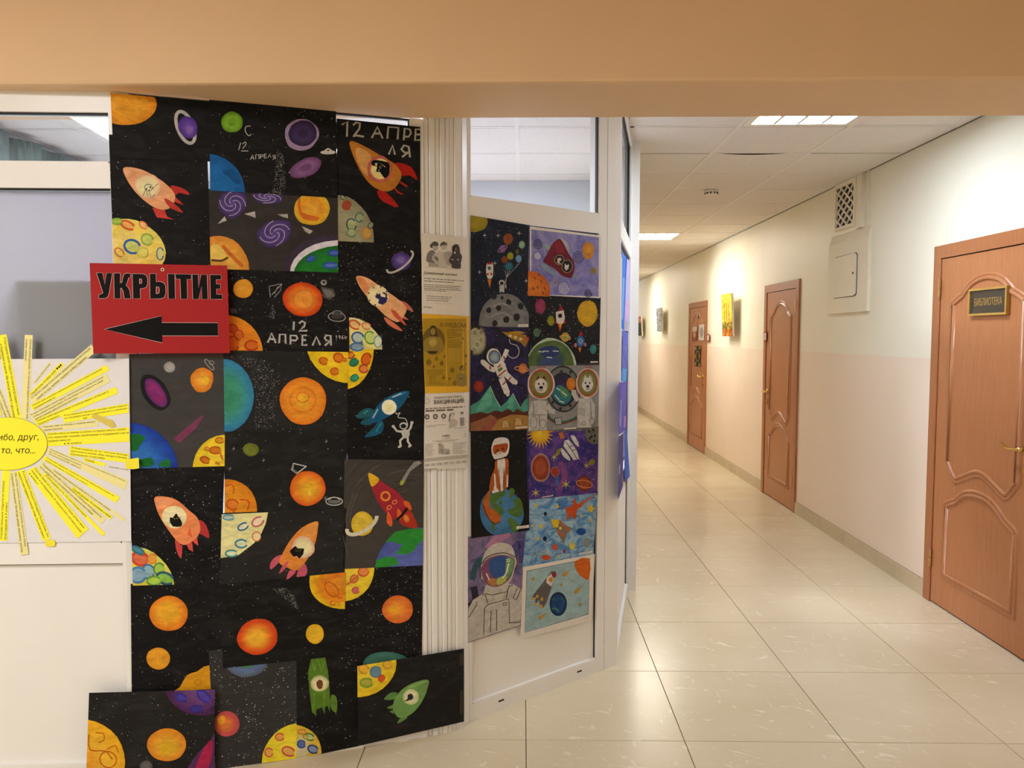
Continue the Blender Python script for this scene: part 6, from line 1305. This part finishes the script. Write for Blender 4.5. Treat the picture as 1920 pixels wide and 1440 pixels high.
# ------------------------------------------------------------------ right wall: library plaque, vent, hatch, pictures
def flatX(x): return Flat((x, 0, 0), (-1, 0, 0))
xl = dn[3]
PL = [(1818, 544), (1886, 534), (1888, 589), (1818, 594)]
Vq = flatX(xl-.014).hit(PL, 0); c = Vq.mean(0)
t = empty('door_plaque', tuple(c), label='small dark plaque with gilt frame lettered library on the nearest door', cat='plaque')
y0, y1, z0, z1 = Vq[:, 1].min(), Vq[:, 1].max(), Vq[:, 2].min()+.004, Vq[:, 2].max()-.004
box('backing', (xl-.012, xl-.002, y0+.004, y1-.004, z0+.004, z1-.004), 'plaque_black', t, c)
for b in ((y0, y1, z0, z0+.011), (y0, y1, z1-.011, z1), (y0, y0+.011, z0+.011, z1-.011), (y1-.011, y1, z0+.011, z1-.011)):
    box('frame_bar', (xl-.02, xl-.002, *b), 'gilt', t, c)
v, f = glyphs('БИБЛИОТЕКА', .012); w = v[:, 0].max()-v[:, 0].min(); k = (y1-y0)*.72/w
mk('lettering', [(xl-.0128, (y0+y1)/2+((v[:, 0].max()+v[:, 0].min())/2-a_)*k, (z0+z1)/2+(b_-.36)*k*1.55) for a_, b_ in v], f, 'gilt', t, c)
# tiny number plates beside the doors
for (lab, q) in (('little red-edged number plate beside the middle door', [(1432, 622), (1437, 621), (1437, 640), (1432, 641)]), ('little red-edged number plate beside the farthest door', [(1325, 627), (1330, 626), (1330, 640), (1325, 641)])):
    a = Art('number_plate', lab, 'sign', flatX(WX-.016), q, '9c3a34', 'door number plates', .004, 'print', thick=.003)
    cx, cy = mid(q); a.part('white_field', 2, 'print').poly([(cx+(x-cx)*.6, cy+(y-cy)*.7) for x, y in q], 'd8ccc0'); a.build()
# papers on the far door
FD = flatX(df[3]-.009)
a = Art('door_paper', 'small photo sheet on the left of the farthest door', 'paper', FD, [(1298, 613), (1307, 612), (1306, 639), (1297, 640)], 'c8bcb0', 'papers on the farthest door', .001, 'print')
a.part('picture', 1, 'print').poly([(1298, 622), (1306.5, 621), (1306, 639), (1297, 640)], '8c4c38'); a.part('face_area', 2, 'print').blob(1302, 627, 2.6, 6, 'b89878'); a.build()
a = Art('door_paper', 'white printed sheet on the right of the farthest door', 'paper', FD, [(1311, 609), (1321, 607.5), (1320, 638), (1310, 638)], 'd0ccc8', 'papers on the farthest door', .001, 'print')
a.part('grey_print', 1, 'print').blob(1315.5, 623, 3, 10, 'a09c9c'); a.build()
a = Art('ornament_panel', 'dark ornamental panel with gold pattern on the farthest door', 'panel', FD, [(1303, 649), (1314, 648), (1312, 688), (1302, 686)], '1c1210', None, .001, 'print')
p = a.part('gold_pattern', 1, 'print')
for x, y in ((1304.5, 653), (1312, 652), (1304, 682), (1311, 684), (1304, 668), (1311.5, 667)): p.blob(x, y, 1.5, 3.5, 'a88c48'); p.l -= 1
p.ring(1308, 668, 3.2, 10, 1, 'b09850'); a.part('dark_medallion', 3, 'print').blob(1308, 668, 2, 6.5, '2c100c'); a.build()
p_ = empty('door_number', (df[3]-.004, 10.27, 1.86), label='small dark round number disc at the top of the farthest door', cat='sign')
V, Fc = tube([(df[3]-.002, 10.27, 1.80), (df[3]-.010, 10.27, 1.80)], .032, 14); mk('disc', V, Fc, 'plaque_black', p_, (df[3]-.004, 10.27, 1.86))
V, Fc = tube([(df[3]-.0095, 10.27, 1.80), (df[3]-.0115, 10.27, 1.80)], .022, 14); mk('inner_disc', V, Fc, 'gilt', p_, (df[3]-.004, 10.27, 1.86))
# hanging pictures, tilted forward at the top
def picture(label, y0, y1, z0, z1, paint, tilt=.022, xoff=.055):
    c = (WX-.05, (y0+y1)/2, (z0+z1)/2); t = empty('hanging_picture', c, label=label, cat='picture', group='pictures on the corridor wall')
    H = z1-z0
    def P(x, y, v): return (WX-xoff-tilt*v-x, y, z0+v*H)
    V = [P(x, y, v) for v in (0, 1) for x, y in ((0, y0), (.022, y0), (.022, y1), (0, y1))]
    mk('canvas', V, BOXF, 'canvas_edge', t, c)
    N, M = 14, 26; V = []; C_ = []; Fc = []
    for j in range(M+1):
        for i in range(N+1): V.append(P(.0235, y1-(y1-y0)*i/N, j/M)); C_.append(lin(paint(i/N, j/M)))
    Fc = [(j*(N+1)+i, j*(N+1)+i+1, (j+1)*(N+1)+i+1, (j+1)*(N+1)+i) for j in range(M) for i in range(N)]
    mk('painted_face', V, Fc, 'paint', t, c, cols=C_)
    mk('hook', *tube([(WX-.001, (y0+y1)/2, z1-.05), (WX-xoff-tilt*.9+.004, (y0+y1)/2, z1-.06)], .004, 6), 'chrome', t, c)
rn = random.Random(4)
def autumn(u, v):
    r = rn.random()
    if v < .16: return (150, 58, 26) if r < .55 else (196, 140, 40)
    if v < .34: return (92, 96, 30) if r < .4 else (214, 168, 40) if r < .8 else (60, 50, 24)
    if abs((u*5) % 1-.5) < .12 and v < .8: return (120, 88, 28)
    return (232, 186, 40) if r < .5 else (240, 206, 90) if r < .8 else (196, 146, 30)
def greyart(u, v):
    r = rn.random(); return (150, 152, 156) if r < .4 else (92, 94, 100) if r < .7 else (188, 190, 194)
def darkart(u, v):
    r = rn.random()
    if v > .68: return (196, 140, 104) if r < .7 else (120, 70, 50)
    return (52, 60, 46) if r < .6 else (120, 124, 108) if r < .75 else (28, 32, 28)
picture('yellow autumn forest picture between the middle and farthest doors', 8.34, 8.76, 1.53, 2.0, autumn)
picture('grey monochrome picture beyond the farthest door', 12.55, 13.02, 1.61, 2.0, greyart)
picture('dark green and peach picture farthest down the corridor', 14.68, 15.2, 1.54, 1.92, darkart)
# ventilation grille, boxed duct and hatch
vc = (WX-.02, 5.6, 2.3)
t = empty('ventilation_grille', vc, label='white lattice ventilation grille under the corridor ceiling', cat='grille')
gy0, gy1, gz0, gz1 = 5.47, 5.83, 2.315, 2.655
box('backing', (WX-.004, WX-.001, gy0+.03, gy1-.03, gz0+.02, gz1), 'dark_hole', t, vc)
for b in ((gy0, gy0+.035, gz0, gz1), (gy1-.02, gy1, gz0, gz1), (gy0+.035, gy1-.02, gz0, gz0+.022), (gy0+.035, gy1-.02, gz1-.03, gz1)):
    box('frame_bar', (WX-.018, WX-.001, *b), 'cream_paint', t, vc)
def lattice(s):
    a0, a1, b0, b1 = gy0+.03, gy1-.015, gz0+.018, gz1-.02
    k = -1.0
    while k < 2.0:
        pts = []
        for y in (a0, a1):
            z = b0+(y-a0)*.66*s+k*.34 if s > 0 else b1+(y-a0)*.66*s+(1-k)*.34-.34
            pts.append((y, z))
        (ya, za), (yb, zb) = pts
        # clip in z
        def at(z): return ya+(yb-ya)*(z-za)/(zb-za)
        q = []
        for y, z in pts:
            if z < b0: y, z = at(b0), b0
            if z > b1: y, z = at(b1), b1
            q.append((y, z))
        if abs(q[0][0]-q[1][0]) > .02 and a0-.001 <= min(q[0][0], q[1][0]) and max(q[0][0], q[1][0]) <= a1+.001:
            (ya2, za2), (yb2, zb2) = q; x0, x1 = (WX-.016, WX-.006) if s > 0 else (WX-.013, WX-.003); w = .0055
            d = math.hypot(yb2-ya2, zb2-za2); ny, nz = -(zb2-za2)/d*w, (yb2-ya2)/d*w
            V = [(x, y+sg*ny, z+sg*nz) for x in (x0, x1) for (y, z), sg in ((q[0], -1), (q[1], -1), (q[1], 1), (q[0], 1))]
            mk('lattice_slat', V, BOXF, 'cream_paint', t, vc)
        k += .2
lattice(1); lattice(-1)
# boxed ledge with hatch below
hc = (WX, 5.55, 2.0)
t = empty('wall_hatch_box', hc, label='cream boxed wall panel with a small rounded hatch door', cat='hatch')
m = MB(); py0, py1, pz0, pz1 = 5.235, 5.90, 1.70, 2.215; d = .022
m.box(WX-d, WX, py0, py1, pz0, pz1); m.build('panel', 'cream_paint', t, hc)
V = [(WX-d, py0, pz1), (WX, py0, pz1), (WX, py0, pz1+.07), (WX-d, py1, pz1), (WX, py1, pz1), (WX, py1, pz1+.07)]
mk('sloped_ledge', V, [(0, 2, 1), (3, 4, 5), (0, 3, 5, 2), (0, 1, 4, 3)], 'cream_paint', t, hc)
hy0, hy1, hz0, hz1 = 5.395, 5.80, 1.812, 2.118
def rrect(y0, y1, z0, z1, r, n=5):
    P = []
    for cy, cz, a0 in ((y1-r, z1-r, 0), (y0+r, z1-r, 90), (y0+r, z0+r, 180), (y1-r, z0+r, 270)):
        P += [(cy+r*math.cos(math.radians(a0+90*k/n)), cz+r*math.sin(math.radians(a0+90*k/n))) for k in range(n+1)]
    return P
def plate(name, pts, x0, x1, mat, xs=None):
    n = len(pts); V = [((xs(y) if xs else 0)+x0, y, z) for y, z in pts]+[(x1, y, z) for y, z in pts]
    return mk(name, V, [tuple(range(n)), tuple(range(n, 2*n))[::-1]]+[(i, n+i, n+(i+1) % n, (i+1) % n) for i in range(n)], mat, t, hc)
plate('door_recess', rrect(hy0, hy1, hz0, hz1, .03), WX-d-.0008, WX-d+.004, 'dark_hole')
plate('hatch_door', rrect(hy0+.010, hy1-.004, hz0+.004, hz1-.004, .028), WX-d-.004, WX-d-.0004, 'cream_paint', lambda y: -.008*max(0, (5.6-y)/.2))
mk('latch', *tube([(WX-d-.012, hy0+.045, 1.975), (WX-d-.006, hy0+.045, 1.975)], .010, 10), 'dark_hole', t, hc)
# boxed pipes right of the grille
pc = (WX, 5.35, 2.4)
t = empty('boxed_pipe', pc, label='cream boxed pipes running up beside the ventilation grille', cat='pipe')
for (a0, a1, dd) in ((5.405, 5.465, .014), (5.355, 5.395, .026), (5.285, 5.305, .012)):
    m = MB(); m.box(WX-dd, WX, a0, a1, 2.285, 2.66); m.build('pipe_cover', 'cream_paint', t, pc)
mk('pipe_bracket', boxv(WX-.016, WX, 5.28, 5.31, 2.52, 2.53), BOXF, 'cream_paint', t, pc)
# spot lamps that light the pictures, on the left corridor wall
for (sy, ty), opp in zip(SPOT_Y, ('yellow autumn forest', 'grey monochrome', 'dark green and peach')):
    c = (LX+.02, sy, 2.52); t = empty('picture_spot', c, label='small white wall spot aimed at the %s picture' % opp, cat='spot lamp', group='picture spots on the left corridor wall')
    mk('arm', *tube([(LX, sy, 2.52), (LX+.14, sy, 2.52)], .012, 8), 'plastic_white', t, c)
    dv = Vector((2.36-.86, ty-sy, 1.78-2.5)).normalized(); p0 = Vector((.86, sy, 2.5))-dv*.02
    mk('lamp_head', *tube([tuple(p0-dv*.09), tuple(p0-dv*.05), tuple(p0)], [.02, .036, .042], 12, False), 'plastic_white', t, c)
